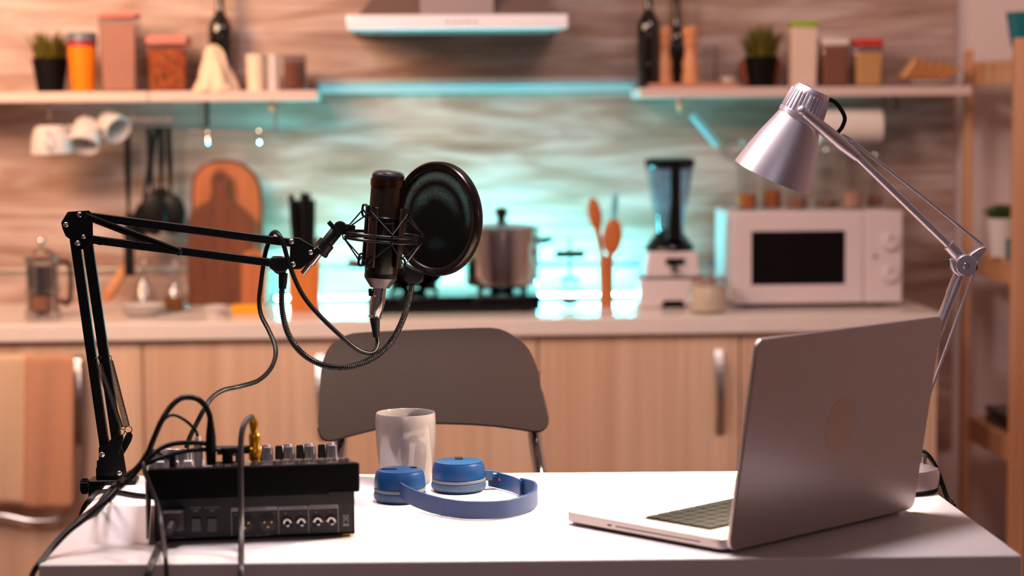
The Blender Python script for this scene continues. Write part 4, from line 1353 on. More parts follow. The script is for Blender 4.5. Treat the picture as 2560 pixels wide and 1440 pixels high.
# base bracket
bp = [(246, 1100), (262, 1106), (274, 1092), (288, 1086), (296, 1092), (302, 1090), (304, 1096), (311, 1088), (318, 1080), (327, 1080), (332, 1090), (329, 1101), (318, 1120), (309, 1134), (311, 1148), (318, 1188), (300, 1193), (243, 1192), (243, 1152), (247, 1150)]
bp = [(247, 1118), (268, 1108), (281, 1094), (295, 1084), (305, 1088), (304, 1112), (309, 1134), (318, 1190), (242, 1190), (242, 1152), (247, 1150)]
for dy in (-.012, .012):
    MB().plate([A(x, y, dy) for x, y in bp], .0022).build('base_bracket', 'black', t, bevel=.0006)
hk = [(303, 1112), (313, 1090), (318, 1081), (327, 1079), (332, 1089), (329, 1101), (318, 1122), (309, 1136)]
MB().plate([A(x, y, .012) for x, y in hk], .0022).build('spring_hook', 'black', t, bevel=.0006)
hk = [(290, 1112), (296, 1096), (300, 1088), (308, 1088), (309, 1096), (306, 1106), (302, 1122), (296, 1136)]
MB().plate([A(x, y, -.0145) for x, y in hk], .0018).build('spring_hook', 'black', t, bevel=.0006)
MB().tube([A(268, 1190), A(276, 1120)], pxm(14, YA), 16).build('swivel_pin', 'black_metal', t)
# clamp round the table edge
cl = A(250, 1200)
xE = c1.x + (c4.x - c1.x) * ((YA - c1.y) / (c4.y - c1.y))      # table edge at this depth
MB().box(xE - .022, A(345, 1200).x, YA - .022, YA + .016, TT + .0004, TT + .0065).build('clamp', 'black', t, bevel=.002)
MB().box(xE - .022, xE - .003, YA - .022, YA + .016, TT - .075, TT + .0005).build('clamp', 'black', t, bevel=.002)
MB().box(xE - .022, A(318, 1200).x, YA - .022, YA + .016, TT - .075, TT - .064).build('clamp', 'black', t, bevel=.002)
MB().tube([(xE + .02, YA, TT - .06), (xE + .02, YA, TT - .0375)], .007, 14).build('clamp_screw', 'chrome', t)
kz = A(212, 1215)
ks = A(240, 1212)
MB().tube([kz, (xE - .02, YA, kz.z)], .0022, 12).build('lock_screw', 'chrome', t)
rk = pxm(18, YA); lk = pxm(19, YA)
n = 36; vs = []
kb = MB()
kb.lathe([(0, -lk / 2), (rk * .9, -lk / 2), (rk, -lk * .35), (rk, lk * .35), (rk * .9, lk / 2), (0, lk / 2)], Matrix.Translation(kz) @ Matrix.Rotation(R(90), 4, 'Y'), n=28)
for k in range(14):
    a = 2 * math.pi * k / 14
    kb.bar((kz.x - lk * .35, kz.y + rk * math.cos(a), kz.z + rk * math.sin(a)), (kz.x + lk * .35, kz.y + rk * math.cos(a), kz.z + rk * math.sin(a)), .002, .002)
kb.build('lock_knob', 'black_soft', t)
MB().box(A(242, 1160).x, A(300, 1160).x, YA - .01, YA + .01, TT + .006, TT + .022).build('base_socket', 'black', t, bevel=.001)
# screws
for px, py, r in ((165, 562, 7.5), (199, 537, 7.5), (194, 608, 7.5), (209, 592, 6), (729, 604, 7.5), (777, 631, 7), (733, 661, 7.5), (255, 1137, 8), (298, 1184, 8)):
    dy = -.0098 if py < 1000 else -.0132
    s_ = MB().screw(A(px, py, dy), (0, -1, 0), pxm(r, YA)).build('screw', 'chrome', t)
q = A(785, 621, -.006)
MB().lathe([(0, 0), (pxm(8, YA), 0), (pxm(8, YA), .006), (pxm(6, YA), .008), (0, .008)], align(q, A(800, 612, -.006)), n=6).build('hex_nut', 'chrome', t)


def spring(a_, b_, r, wire, turns):
    a_ = Vector(a_); b_ = Vector(b_)
    M = align(a_, b_); L = (b_ - a_).length
    n = turns * 10
    pts = [M @ Vector((r * math.cos(2 * math.pi * k / 10), r * math.sin(2 * math.pi * k / 10), L * k / n)) for k in range(n + 1)]
    return MB().tube(pts, wire, 5)


spring(A(214, 539, -.016), A(452, 628, -.016), .0036, .00062, 110).build('spring', 'black_metal', t)
spring(A(212, 541, .016), A(450, 633, .016), .0036, .00062, 110).build('spring', 'black_metal', t)
MB().tube([A(452, 629, -.02), A(455, 631, .02)], .003, 10).build('spring_pin', 'black_metal', t)
MB().tube([A(203, 537, -.02), A(203, 537, .02)], .0022, 10).build('spring_pin', 'black_metal', t)
MB().tube([A(251, 893, -.018), A(251, 893, .0)], .0035, 10).build('spring_pin', 'black_soft', t)
MB().tube([A(268, 891, .0), A(268, 891, .02)], .0035, 10).build('spring_pin', 'black_soft', t)
spring(A(247, 910, -.016), A(301, 1070, -.016), .0042, .0006, 62).build('spring', 'black_metal', t)
spring(A(275, 903, .018), A(317, 1066, .018), .0042, .0006, 50).build('spring', 'black_metal', t)
for c, rr in (((303, 1080, -.016), 8), ((321, 1074, .018), 9), ((241, 902, -.016), 7), ((272, 895, .018), 7)):
    q = A(*c)
    pts = [q + Vector((pxm(rr, YA) * math.cos(2 * math.pi * k / 24), 0, pxm(rr, YA) * math.sin(2 * math.pi * k / 24))) for k in range(25)]
    MB().tube(pts, .0006, 6, cap=False).build('spring_ring', 'black_metal', t)
# threaded stub
ax = (A(806, 622) - A(757, 684)).normalized()
a_ = A(757, 684)
MB().tube([a_, a_ + ax * .013, a_ + ax * .0132, a_ + ax * .017, a_ + ax * .0172, A(806, 622)], [.0038, .0038, .0032, .0032, .0052, .0052], 20).build('stub', 'steel', t, sharp=25)

# ------------------------------------------------------------------ shock mount
YM = 2.86
t = thing('shock_mount', 'black spider shock mount with elastic cords holding the microphone', 'shock mount', P(960, 600, YM))
a_ = A(789, 642); b_ = A(830, 588)
a0 = P(797, 632, YM); d_ = (P(846, 572, YM) - a0).normalized(); L = (P(846, 572, YM) - a0).length
MB().lathe([(0, 0), (.0115, 0), (.0125, L * .04), (.0125, L * .12), (.0115, L * .14), (.0115, L * .42), (.0085, L * .45), (.0085, L * .9), (.006, L), (0, L)], align(a0, a0 + d_), n=30).build('adapter', 'black_soft', t)
q = P(850, 570, YM)
MB().lathe([(0, -.009), (.0085, -.009), (.0092, -.007), (.0092, .007), (.0085, .009), (0, .009)], Matrix.Translation(q) @ Matrix.Rotation(R(90), 4, 'X'), n=24).build('pivot', 'black_soft', t)
q = P(848, 572, YM)
MB().bar(q + Vector((0, -.011, -.006)), P(822, 553, YM) + Vector((0, -.011, 0)), .006, .005).build('wing_lever', 'black_soft', t, bevel=.001)
MB().bar(P(850, 570, YM), P(882, 577, YM), .014, .016).build('arm', 'black_soft', t, bevel=.0015)
MB().bar(P(866, 568, YM - .009), P(888, 571, YM - .009), .008, .003).build('clasp', 'black_metal', t, bevel=.0006)
# microphone axis
mt, mb = P(971, 440, YM), P(951, 700, YM)
dm = (mt - mb).normalized()
mc = P(959, 592, YM)          # centre of the ring
MR = align(mc, mc + dm)
RR = pxm(95, YM)
MRx = MR.to_3x3()


def ringpt(a, r, z=0.0):
    # angle measured from world +x about the axis
    ex = Vector((1, 0, 0)); ex = (ex - dm * ex.dot(dm)).normalized()
    ey = dm.cross(ex)
    return mc + ex * (math.cos(a) * r) + ey * (math.sin(a) * r) + dm * z


for z, nm in ((0.003, 'outer_ring'), (-.004, 'outer_ring')):
    pts = [ringpt(2 * math.pi * k / 64, RR, z) for k in range(65)]
    MB().tube(pts, .0022, 10, cap=False).build(nm, 'black_metal', t)
rb = pxm(43, YM)
arms = [R(58), R(148), R(238), R(328)]
zt_, zb_ = .034, -.036
for a in arms:
    d1 = ringpt(a, 1) - ringpt(a, 0)
    MB().bar(ringpt(a, rb + .004, zb_ - .005), ringpt(a, rb + .004, zt_ + .006), .012, .0035, d1).build('inner_clamp', 'clamp_metal', t, bevel=.001)
    for zz_, s in ((zt_, 1), (zb_, -1)):
        MB().tube(spline([ringpt(a, rb + .003, zz_ + .004 * s), ringpt(a, rb + .013, zz_ + .006 * s), ringpt(a, rb + .013, zz_ - .008 * s), ringpt(a, rb + .004, zz_ - .01 * s)], 4), .0016, 8).build('cord_hook', 'black_metal', t)
for k in range(4):
    a = arms[k]; a2 = a + R(45); am = a - R(45)
    for zz_, s in ((zt_, 1), (zb_, -1)):
        p0 = ringpt(a2, RR + .002, 0.006 * s)
        MB().tube([ringpt(a, rb + .013, zz_), p0, ringpt(a + R(90), rb + .013, zz_)], .0011, 7).build('elastic_cord', 'black_soft', t)
for k in range(4):
    p0 = ringpt(arms[k] + R(45), RR + .001, 0)
    dd = (p0 - mc).normalized()
    pts = [p0 + dm * (.0075 * math.sin(2 * math.pi * i / 20)) + dd * (.004 * math.cos(2 * math.pi * i / 20)) for i in range(21)]
    MB().tube(pts, .0009, 6, cap=False).build('cord_clip', 'black_metal', t)
MB().bar(P(880, 578, YM), ringpt(math.pi, RR - .002, 0), .010, .010).build('ring_socket', 'black_soft', t, bevel=.001)
a_ = P(868, 572, YM - .01)

# ------------------------------------------------------------------ microphone
t = thing('microphone', 'black condenser microphone with fine wire grille and bronze ring', 'microphone', mb)
L = (mt - mb).length
MM = align(mb, mt)
R0 = pxm(41, YM)
u = YM / FPX
def ml(py):        # distance along the axis from mb for a pixel row
    return (700 - py) * u * 1.0
MB().lathe([(0, ml(719)), (24 * u, ml(719)), (26 * u, ml(716)), (R0 * .97, ml(697)), (R0, ml(694))], MM, n=48).build('bottom_cone', 'mic_cone', t)
MB().lathe([(R0, ml(694)), (R0, ml(683)), (R0 * .985, ml(682.5)), (R0 * .985, ml(681)), (R0, ml(680)), (R0, ml(560)), (R0 * .985, ml(559)), (R0 * .985, ml(557)), (R0, ml(556)), (R0 * 1.02, ml(552)), (R0 * 1.02, ml(543)), (R0 * .96, ml(540))], MM, n=56).build('body', 'black_metal', t)
Rg = R0 * 1.0


def uv_lathe(name, prof, material, parent, M, n=64, offs=0.0):
    me = bpy.data.meshes.new(name)
    inv = rootmat(parent).inverted() @ M
    vs = []; fs = []; uvs = []
    m_ = len(prof)
    for j, (r, z) in enumerate(prof):
        for i in range(n + 1):
            a = 2 * math.pi * i / n
            vs.append(tuple(inv @ Vector((r * math.cos(a), r * math.sin(a), z))))
    for j in range(m_ - 1):
        for i in range(n):
            fs.append((j * (n + 1) + i, j * (n + 1) + i + 1, (j + 1) * (n + 1) + i + 1, (j + 1) * (n + 1) + i))
            uvs += [(i / n, j / (m_ - 1)), ((i + 1) / n, j / (m_ - 1)), ((i + 1) / n, (j + 1) / (m_ - 1)), (i / n, (j + 1) / (m_ - 1))]
    me.from_pydata(vs, [], fs)
    ul = me.uv_layers.new(name='UVMap')
    for k, uv in enumerate(uvs):
        ul.data[k].uv = uv
    for p in me.polygons:
        p.use_smooth = True
    me.materials.append(MAT[material])
    o = bpy.data.objects.new(name, me)
    COL.objects.link(o)
    o.parent = parent
    return o


uv_lathe('grille', [(Rg, ml(541)), (Rg, ml(520)), (Rg, ml(500)), (Rg, ml(480)), (Rg, ml(462))], 'grille', t, MM)
MB().lathe([(0, ml(541)), (Rg * .93, ml(541)), (Rg * .93, ml(445)), (0, ml(442))], MM, n=40).build('capsule_core', 'black_matte', t)
MB().lathe([(Rg * .99, ml(466)), (Rg * 1.06, ml(465)), (Rg * 1.06, ml(447)), (Rg * .99, ml(446)), (Rg * .95, ml(456)), (Rg * .99, ml(466))], MM, n=56).build('ring', 'bronze', t)
cap = [(Rg * 1.0, ml(446)), (Rg * 1.0, ml(438)), (Rg * .93, ml(431)), (Rg * .75, ml(427)), (Rg * .5, ml(425)), (Rg * .2, ml(424)), (0.0002, ml(424))]
uv_lathe('grille_cap', cap, 'grille_cap', t, MM)
MB().lathe([(Rg * .95, ml(447)), (Rg * .95, ml(438)), (Rg * .7, ml(430)), (0, ml(428))], MM, n=40).build('cap_lining', 'black_matte', t)
for a in (R(-112), R(68)):
    ex = MM.to_3x3() @ Vector((1, 0, 0)); ey = MM.to_3x3() @ Vector((0, 1, 0))
    dd = ex * math.cos(a) + ey * math.sin(a)
    MB().bar(mb + dm * ml(542) + dd * Rg, mb + dm * ml(462) + dd * Rg, .0065, .0012, dd).build('grille_post', 'black_metal', t)

# microphone plug and cable
t = thing('microphone_cable', 'black microphone cable with silver plug looping over the boom arm', 'cable', P(940, 850, YM))
p0 = mb + dm * ml(716)
q1 = P(937, 795, YM); q2 = P(941, 842, YM)
dx = (q1 - p0).normalized(); Lx = (q1 - p0).length
MB().lathe([(0, 0), (17 * u, 0), (17 * u, Lx * .30), (18.5 * u, Lx * .31), (19 * u, Lx * .5), (17.5 * u, Lx * .75), (14.5 * u, Lx * .93), (17 * u, Lx * .95), (17 * u, Lx * .985), (14 * u, Lx), (0, Lx)], align(p0, q1), n=32).build('plug', 'steel', t, sharp=50)
MB().tube([q1, q1 + (q2 - q1) * .7, q2], [13 * u, 9.5 * u, 8.5 * u], 18).build('boot', 'black_soft', t)
q = P(925, 731, YM - .002)
MB().box(q.x - .002, q.x + .003, q.y - .002, q.y + .003, q.z - .005, q.z + .005).build('latch', 'black_soft', t)
cpts = [P(942, 838, YM), P(944, 858, YM - .002), P(936, 878, YM - .01), P(918, 882, YM - .02), P(890, 871, YM - .03), P(850, 838, YM - .035), P(800, 790, YM - .035), P(762, 745, YM - .03), P(738, 700, YM - .025), P(720, 650, YM - .02), P(709, 612, YM - .018), P(698, 588, YM - .014), P(688, 580, YM + 0), P(678, 587, YM + .012),
        P(672, 605, YM + .018), P(664, 630, YM + .02), P(658, 665, YM + .02), P(652, 710, YM + .018), P(648, 752, YM + .012), P(653, 788, YM), P(672, 826, YM - .02), P(687, 862, YM - .04), P(688, 893, YM - .06), P(674, 925, YM - .09), P(644, 952, YM - .14), P(600, 966, YM - .18), P(560, 975, YM - .2), P(532, 992, YM - .22),
        P(512, 1020, YM - .24), P(492, 1058, YM - .25), P(474, 1095, YM - .26), P(466, 1120, YM - .265)]
MB().tube(spline(cpts, 8), .0031, 12).build('cord', 'cable', t)

# ------------------------------------------------------------------ pop filter
t = thing('pop_filter', 'round black pop filter on a gooseneck clipped to the boom arm', 'pop filter', P(1095, 547, 2.93))
YP = 2.93
pc = P(1093, 547, YP)
up_ = (P(1099, 403, YP) - P(1085, 690, YP)).normalized()
ang = R(43)
nrm_h = Vector((-math.sin(ang), -math.cos(ang), 0))     # faces the camera side and toward the microphone
nrm_ = (nrm_h - up_ * nrm_h.dot(up_)).normalized()
sid = up_.cross(nrm_).normalized()
PM = Matrix.Translation(pc) @ Matrix((sid, up_, nrm_)).transposed().to_4x4()
PR = pxm(143, YP)
hw = .0075
MB().lathe([(PR * .86, -hw * .6), (PR * .86, hw * .7), (PR * .9, hw), (PR * .97, hw), (PR, hw * .6), (PR, -hw * .7), (PR * .97, -hw), (PR * .9, -hw), (PR * .86, -hw * .6)], PM, n=96).build('ring', 'pop_ring', t, sharp=50)


def uv_disc(name, r, z, material, parent, M, n=40, bulge=0.0):
    me = bpy.data.meshes.new(name)
    inv = rootmat(parent).inverted() @ M
    vs = []; fs = []; uv = []
    idx = {}
    rings = 10
    vs.append(tuple(inv @ Vector((0, 0, z + bulge)))); uv.append((.5, .5))
    for j in range(1, rings + 1):
        for i in range(n):
            a = 2 * math.pi * i / n; rr = r * j / rings
            x, y = rr * math.cos(a), rr * math.sin(a)
            vs.append(tuple(inv @ Vector((x, y, z + bulge * (1 - (j / rings) ** 2)))))
            uv.append((.5 + x / r / 2, .5 + y / r / 2))
    for i in range(n):
        fs.append((0, 1 + i, 1 + (i + 1) % n))
    for j in range(1, rings):
        for i in range(n):
            a = 1 + (j - 1) * n; b = 1 + j * n
            fs.append((a + i, b + i, b + (i + 1) % n, a + (i + 1) % n))
    me.from_pydata(vs, [], fs)
    ul = me.uv_layers.new(name='UVMap')
    for p in me.polygons:
        p.use_smooth = True
        for li, vi in zip(p.loop_indices, p.vertices):
            ul.data[li].uv = uv[vi]
    me.materials.append(MAT[material])
    o = bpy.data.objects.new(name, me)
    COL.objects.link(o)
    o.parent = parent
    return o


uv_disc('net', PR * .87, .004, 'popnet', t, PM, bulge=.002)
uv_disc('net', PR * .87, -.004, 'popnet', t, PM, bulge=-.002)
# bracket below the ring and the gooseneck
bk = [(1012, 656), (1030, 668), (1062, 680), (1058, 702), (1046, 712), (1022, 710), (1011, 700), (1009, 684)]
MB().plate([P(x, y, YP - .008) for x, y in bk], .016).build('ring_bracket', 'black_soft', t, bevel=.003)
g = [P(1030, 700, YP - .01), P(1028, 725, YP - .012), P(1018, 768, YP - .03), P(1000, 815, YP - .05), P(975, 858, YP - .07), P(940, 890, YP - .085), P(895, 911, YP - .1), P(845, 919, YP - .105), P(795, 908, YP - .1), P(752, 880, YP - .095), P(722, 838, YP - .085), P(708, 790, YP - .078), P(704, 745, YP - .075), P(707, 700, YP - .073), P(708, 675, YP - .072)]
gp = spline(g, 40)
rad = [.0039 + .00045 * (1 if (i % 4) < 2 else -1) for i in range(len(gp))]
MB().tube(gp, rad, 12).build('gooseneck', 'black_metal', t, sharp=80)
MB().tube([g[-1] + Vector((0, 0, -.004)), P(707, 706, YP - .073), P(706, 722, YP - .074)], [.0062, .0058, .005], 14).build('neck_sleeve', 'black_soft', t)
ck = [(672, 652), (680, 641), (700, 641), (722, 646), (724, 668), (712, 680), (690, 679), (675, 668)]
MB().plate([P(x, y, YA - .004) for x, y in ck], .026).build('clip', 'black_soft', t, bevel=.002)
MB().lathe([(0, .02), (.009, .02), (.010, .004), (.006, 0), (0, 0)], align(P(700, 668, YA + .01), P(700, 668, YA + 1)), n=20).build('clip_knob', 'black_soft', t)

# ------------------------------------------------------------------ mixer
mo = Q(388, 1360, TT)
MA = R(6.3)
t = thing('audio_mixer', 'black audio mixer seen from its socketed back, at the table corner', 'audio mixer', mo, MA)
MW = .232
Hh, Hl, Dm = .0885, .052, .235
# local frame: x along the back, y away, z up
sp_ = [(-.006, .0535), (-.006, Hh), (Dm + .01, Hl), (Dm + .01, .026), (.02, .0535)]
m = MB()
vsL = [(-.007, y, z) for y, z in sp_]; vsR = [(MW + .006, y, z) for y, z in sp_]
n = len(sp_)
m.add(vsL + vsR, [tuple(range(n))[::-1], tuple(range(n, 2 * n))] + [(i, (i + 1) % n, n + (i + 1) % n, n + i) for i in range(n)])
m.build('upper_case', 'mixer', t, local=True, bevel=.002, seg=3)
m = MB()
prof = [(0, .003), (0, .053), (.02, .053), (Dm, .0255), (Dm, .003)]
n = len(prof)
m.add([(0, y, z) for y, z in prof] + [(MW, y, z) for y, z in prof], [tuple(range(n))[::-1], tuple(range(n, 2 * n))] + [(i, (i + 1) % n, n + (i + 1) % n, n + i) for i in range(n)])
lower = m.build('lower_case', 'mixer', t, local=True, bevel=.001)
MB().box(.002, MW - .002, -.0012, .0, .006, .052).build('rear_panel', 'mixer_panel', t, local=True)
MB().box(-.010, -.0073, -.001, Dm + .008, .006, .072).build('side_cheek', 'mixer_side', t, local=True, bevel=.001)
MB().box(MW - .031, MW - .0005, -.0072, -.0002, .0470, .0548).build('corner_block', 'mixer_panel', t, local=True)
for xx in (.012, MW - .012):
    for yy in (.012, Dm - .015):
        MB().lathe([(0, 0), (.006, 0), (.006, .0035), (0, .0035)], Matrix.Translation((xx, yy, 0)), n=16).build('foot', 'gold' if xx > .1 and yy < .1 else 'black_soft', t, local=True)
slope = math.atan2(Hh - Hl, Dm + .016)


def top(x, y):
    return Vector((x, y, Hh - (y + .006) * math.tan(slope)))


TM = Matrix.Rotation(-slope, 4, 'X')
# top plate (slightly paler printed area)
m = MB()
e = .0006
m.add([top(0, .004) + Vector((0, 0, e)), top(MW, .004) + Vector((0, 0, e)), top(MW, Dm) + Vector((0, 0, e)), top(0, Dm) + Vector((0, 0, e)),
       top(0, .004) - Vector((0, 0, .001)), top(MW, .004) - Vector((0, 0, .001)), top(MW, Dm) - Vector((0, 0, .001)), top(0, Dm) - Vector((0, 0, .001))],
      [(0, 1, 2, 3), (7, 6, 5, 4), (0, 4, 5, 1), (1, 5, 6, 2), (2, 6, 7, 3), (3, 7, 4, 0)])
m.build('top_panel', 'mixer_top', t, local=True)


def mx_(px):        # local x of a pixel column near the back edge
    return (px - 385) / 2145.0


def mjack(x, y):
    M = Matrix.Translation(top(x, y)) @ TM
    MB().lathe([(0, .0055), (.0026, .0055), (.0045, .0062), (.0062, .005), (.0062, .0035), (.0078, .0034), (.0078, .0005), (0, .0005)], M, n=24).build('jack_socket', 'steel', t, local=True)


def mknob(x, y, r, h, body, capm=None, sk=False):
    M = Matrix.Translation(top(x, y)) @ TM
    k_ = MB()
    prof = [(0, 0), (r * 1.25, 0), (r * 1.2, h * .12), (r, h * .3), (r * .88, h), (r * .8, h * 1.03), (0, h * 1.03)]
    k_.lathe(prof, M, n=24)
    for i in range(12):
        a = 2 * math.pi * i / 12
        k_.bar(M @ Vector((r * math.cos(a), r * math.sin(a), h * .3)), M @ Vector((r * .88 * math.cos(a), r * .88 * math.sin(a), h)), .0009, .0009)
    ko = k_.build('knob', body, t, local=True)
    if capm:
        MB().lathe([(0, h * 1.06), (r * .6, h * 1.05), (r * .7, h * 1.0), (0, h * 1.0)], M, n=20).build('knob_cap', capm, ko, local=True)
    return ko


for px in (545, 590, 640, 693, 748, 804, 859):
    mjack(mx_(px), .014)
for px in (568, 720, 775, 832):
    mjack(mx_(px), .040)
for i, px in enumerate((672, 728, 782, 838)):
    mknob(mx_(px), .062, .0066, .020, 'knob_grey', ('knob_red', 'knob_blue')[i % 2])
    mknob(mx_(px - 22), .085, .0058, .021, 'black_gloss')
    mknob(mx_(px + 2), .110, .0062, .022, 'knob_grey', ('knob_blue', 'knob_red')[i % 2])
for px, y in ((407, .055), (461, .050), (388, .11), (440, .12), (420, .16), (470, .16)):
    mknob(mx_(px), y, .0066, .020, 'knob_grey', 'knob_white' if y > .1 else None)
for px in (400, 436, 470, 500):
    MB().box(mx_(px) - .005, mx_(px) + .005, .03, .036, top(0, .03).z, top(0, .03).z + .008).build('slider', 'knob_white', t, local=True, bevel=.001)
# sockets and print on the back
ZB = -.0014


def bx(px):
    return (px - 388) / 497.0 * MW


def bz(py, px=640):
    base_ = 1360 - (px - 388) / 497.0 * 18
    return (base_ - py) / 2105.0


MB().box(bx(577), bx(691), ZB - .0003, ZB + .0003, bz(1277, 640), bz(1268, 640)).build('label_strip', 'print', t, local=True)
MB().box(bx(695), bx(766), ZB - .0003, ZB + .0003, bz(1274, 730), bz(1266, 730)).build('label_strip', 'print', t, local=True)
MB().box(bx(770), bx(843), ZB - .0003, ZB + .0003, bz(1272, 800), bz(1263, 800)).build('label_strip', 'print', t, local=True)
for px, a_, b_ in ((577, 1340, 1275), (694, 1335, 1270), (769, 1333, 1268), (843, 1331, 1265)):
    MB().box(bx(px) - .0004, bx(px) + .0004, ZB - .0003, ZB + .0003, bz(a_, px), bz(b_, px)).build('frame_line', 'print', t, local=True)
lettering(t, 'MAIN OUTPUTS', (bx(634), ZB - .0006, bz(1272.5, 634)), .0036, 'black_matte')
lettering(t, 'ALT 3-4 OUTPUTS', (bx(730), ZB - .0006, bz(1270, 730)), .0032, 'black_matte')
lettering(t, 'CONTROL ROOM OUT', (bx(806), ZB - .0006, bz(1267.5, 806)), .0030, 'black_matte')
for txt, px, py in (('R', 712, 1284), ('L', 749, 1283), ('R', 789, 1282), ('L', 823, 1280), ('R', 588, 1288), ('L', 684, 1285)):
    lettering(t, txt, (bx(px), ZB - .0006, bz(py, px)), .0034, 'print')
lettering(t, 'POWER\nON', (bx(489), ZB - .0006, bz(1274, 489)), .0036, 'print')
lettering(t, 'PHANTOM\nON', (bx(530), ZB - .0006, bz(1273, 530)), .0036, 'print')
lettering(t, 'BALANCED / UNBALANCED', (bx(635), ZB - .0006, bz(1339, 635)), .0028, 'print')
lettering(t, 'AC POWER IN', (bx(440), ZB - .0006, bz(1344, 440)), .003, 'print')
for px, py in ((715, 1306), (750, 1305), (791, 1303), (825, 1302)):
    M = Matrix.Translation((bx(px), ZB, bz(py, px))) @ Matrix.Rotation(R(90), 4, 'X')
    MB().lathe([(.0029, -.004), (.0029, .004), (.0045, .0045), (.0062, .003), (.0070, .0)], M, n=6 if False else 28).build('jack_socket', 'steel', t, local=True)
    MB().lathe([(0, .0), (.003, .0), (.003, .0008), (0, .0008)], M, n=20).build('jack_hole', 'black_matte', t, local=True)
for px, py in ((610, 1311), (667, 1309)):
    M = Matrix.Translation((bx(px), ZB, bz(py, px))) @ Matrix.Rotation(R(90), 4, 'X')
    s_ = MB().lathe([(.0098, 0), (.0112, 0), (.0112, .0016), (.0098, .0016), (.0098, 0)], M, n=40).build('xlr_socket', 'mixer_panel', t, local=True)
    MB().lathe([(0, .0002), (.0098, .0002), (.0098, .0006), (0, .0006)], M, n=40).build('xlr_well', 'black_gloss', s_, local=True)
    for dx_, dz_ in ((-.0042, .0022), (.0042, .0022), (0, -.0035)):
        q = Vector((bx(px) + dx_, ZB, bz(py, px) + dz_))
        MB().tube([q, q + Vector((0, -.004, 0))], .0011, 10).build('xlr_pin', 'brass_pin', s_, local=True)
# rocker switches and mains inlet
for px in (490, 529):
    s_ = MB().box(bx(px) - .0062, bx(px) + .0062, ZB - .0004, ZB, bz(1330, px), bz(1294, px)).build('switch_frame', 'black_gloss', t, local=True)
    MB().add([(bx(px) - .005, ZB - .0004, bz(1328, px)), (bx(px) + .005, ZB - .0004, bz(1328, px)), (bx(px) + .005, ZB - .0008, bz(1311, px)), (bx(px) - .005, ZB - .0008, bz(1311, px)), (bx(px) + .005, ZB - .0035, bz(1296, px)), (bx(px) - .005, ZB - .0035, bz(1296, px)), (bx(px) + .005, ZB - .0004, bz(1295, px)), (bx(px) - .005, ZB - .0004, bz(1295, px))],
             [(0, 1, 2, 3), (3, 2, 4, 5), (5, 4, 6, 7)]).build('rocker', 'rocker', s_, local=True)
MB().box(bx(412), bx(462), ZB - .0005, ZB, bz(1326, 436), bz(1268, 436)).build('mains_inlet', 'black_gloss', t, local=True)
# crossed bin mark
m = MB()
ww = [(855, 1288, 870, 1306), (870, 1288, 855, 1306), (855, 1289, 870, 1289), (857, 1290, 858, 1305), (868, 1290, 867, 1305)]
for a, b, c, d in ww:
    m.bar((bx(a), ZB - .0003, bz(b, 862)), (bx(c), ZB - .0003, bz(d, 862)), .0007, .0004, Vector((0, 1, 0)))
m.box(bx(855), bx(870), ZB - .0005, ZB - .0001, bz(1315, 862), bz(1310, 862))
m.build('bin_mark', 'print', t, local=True)

MixM = t.matrix_basis.copy()


def MX(x, y, z):
    return MixM @ Vector((x, y, z))


# mains plug and lead
t = thing('power_cable', 'thick grey mains lead plugged low into the back of the mixer', 'cable', P(435, 1300, 2.42), 0, 'leads at the mixer')
p0 = MX(bx(436), ZB, bz(1296, 436))
MB().box(p0.x - .0125, p0.x + .0125, p0.y - .024, p0.y + .001, p0.z - .011, p0.z + .012).build('plug', 'cable_grey', t, bevel=.003, seg=3)
pts = [p0 + Vector((0, -.02, -.002)), p0 + Vector((-.002, -.04, -.008)), P(418, 1338, 2.40), P(398, 1366, 2.37), P(382, 1400, 2.33), P(370, 1440, 2.318), P(360, 1500, 2.31), P(358, 1800, 2.31)]
pts[2].z = max(pts[2].z, TT + .006)
MB().tube([pts[0], pts[1]], [.0058, .0045], 12).build('sleeve', 'cable_grey', t)
q_ = [pts[1]]
for px, py in ((418, 1336), (400, 1362), (386, 1392)):
    v = Q(px, py, TT + .005); q_.append(v)
q_ += [P(374, 1424, 2.325), P(366, 1460, 2.318), P(362, 1560, 2.315), P(362, 1900, 2.315)]
MB().tube(spline(q_, 8), .0042, 12).build('cord', 'cable_grey', t)

# audio lead going down beside the mains lead
t = thing('audio_cable', 'thin grey lead hanging down over the corner of the mixer', 'cable', MX(-.01, 0, .08), 0, 'leads at the mixer')
q_ = [MX(.02, .03, .094), P(385, 1128, 2.46), P(362, 1142, 2.45), P(362, 1175, 2.435), P(376, 1215, 2.43), P(394, 1262, 2.42), P(404, 1310, 2.40), P(409, 1350, 2.36), P(414, 1395, 2.325), P(417, 1440, 2.318), P(418, 1520, 2.314), P(418, 1850, 2.314)]
MB().tube(spline(q_, 8), .0027, 10).build('cord', 'cable_grey', t)
MB().lathe([(0, 0), (.0045, 0), (.004, .018), (0, .018)], Matrix.Translation(MX(.022, .03, .080)), n=14).build('plug', 'black_soft', t)

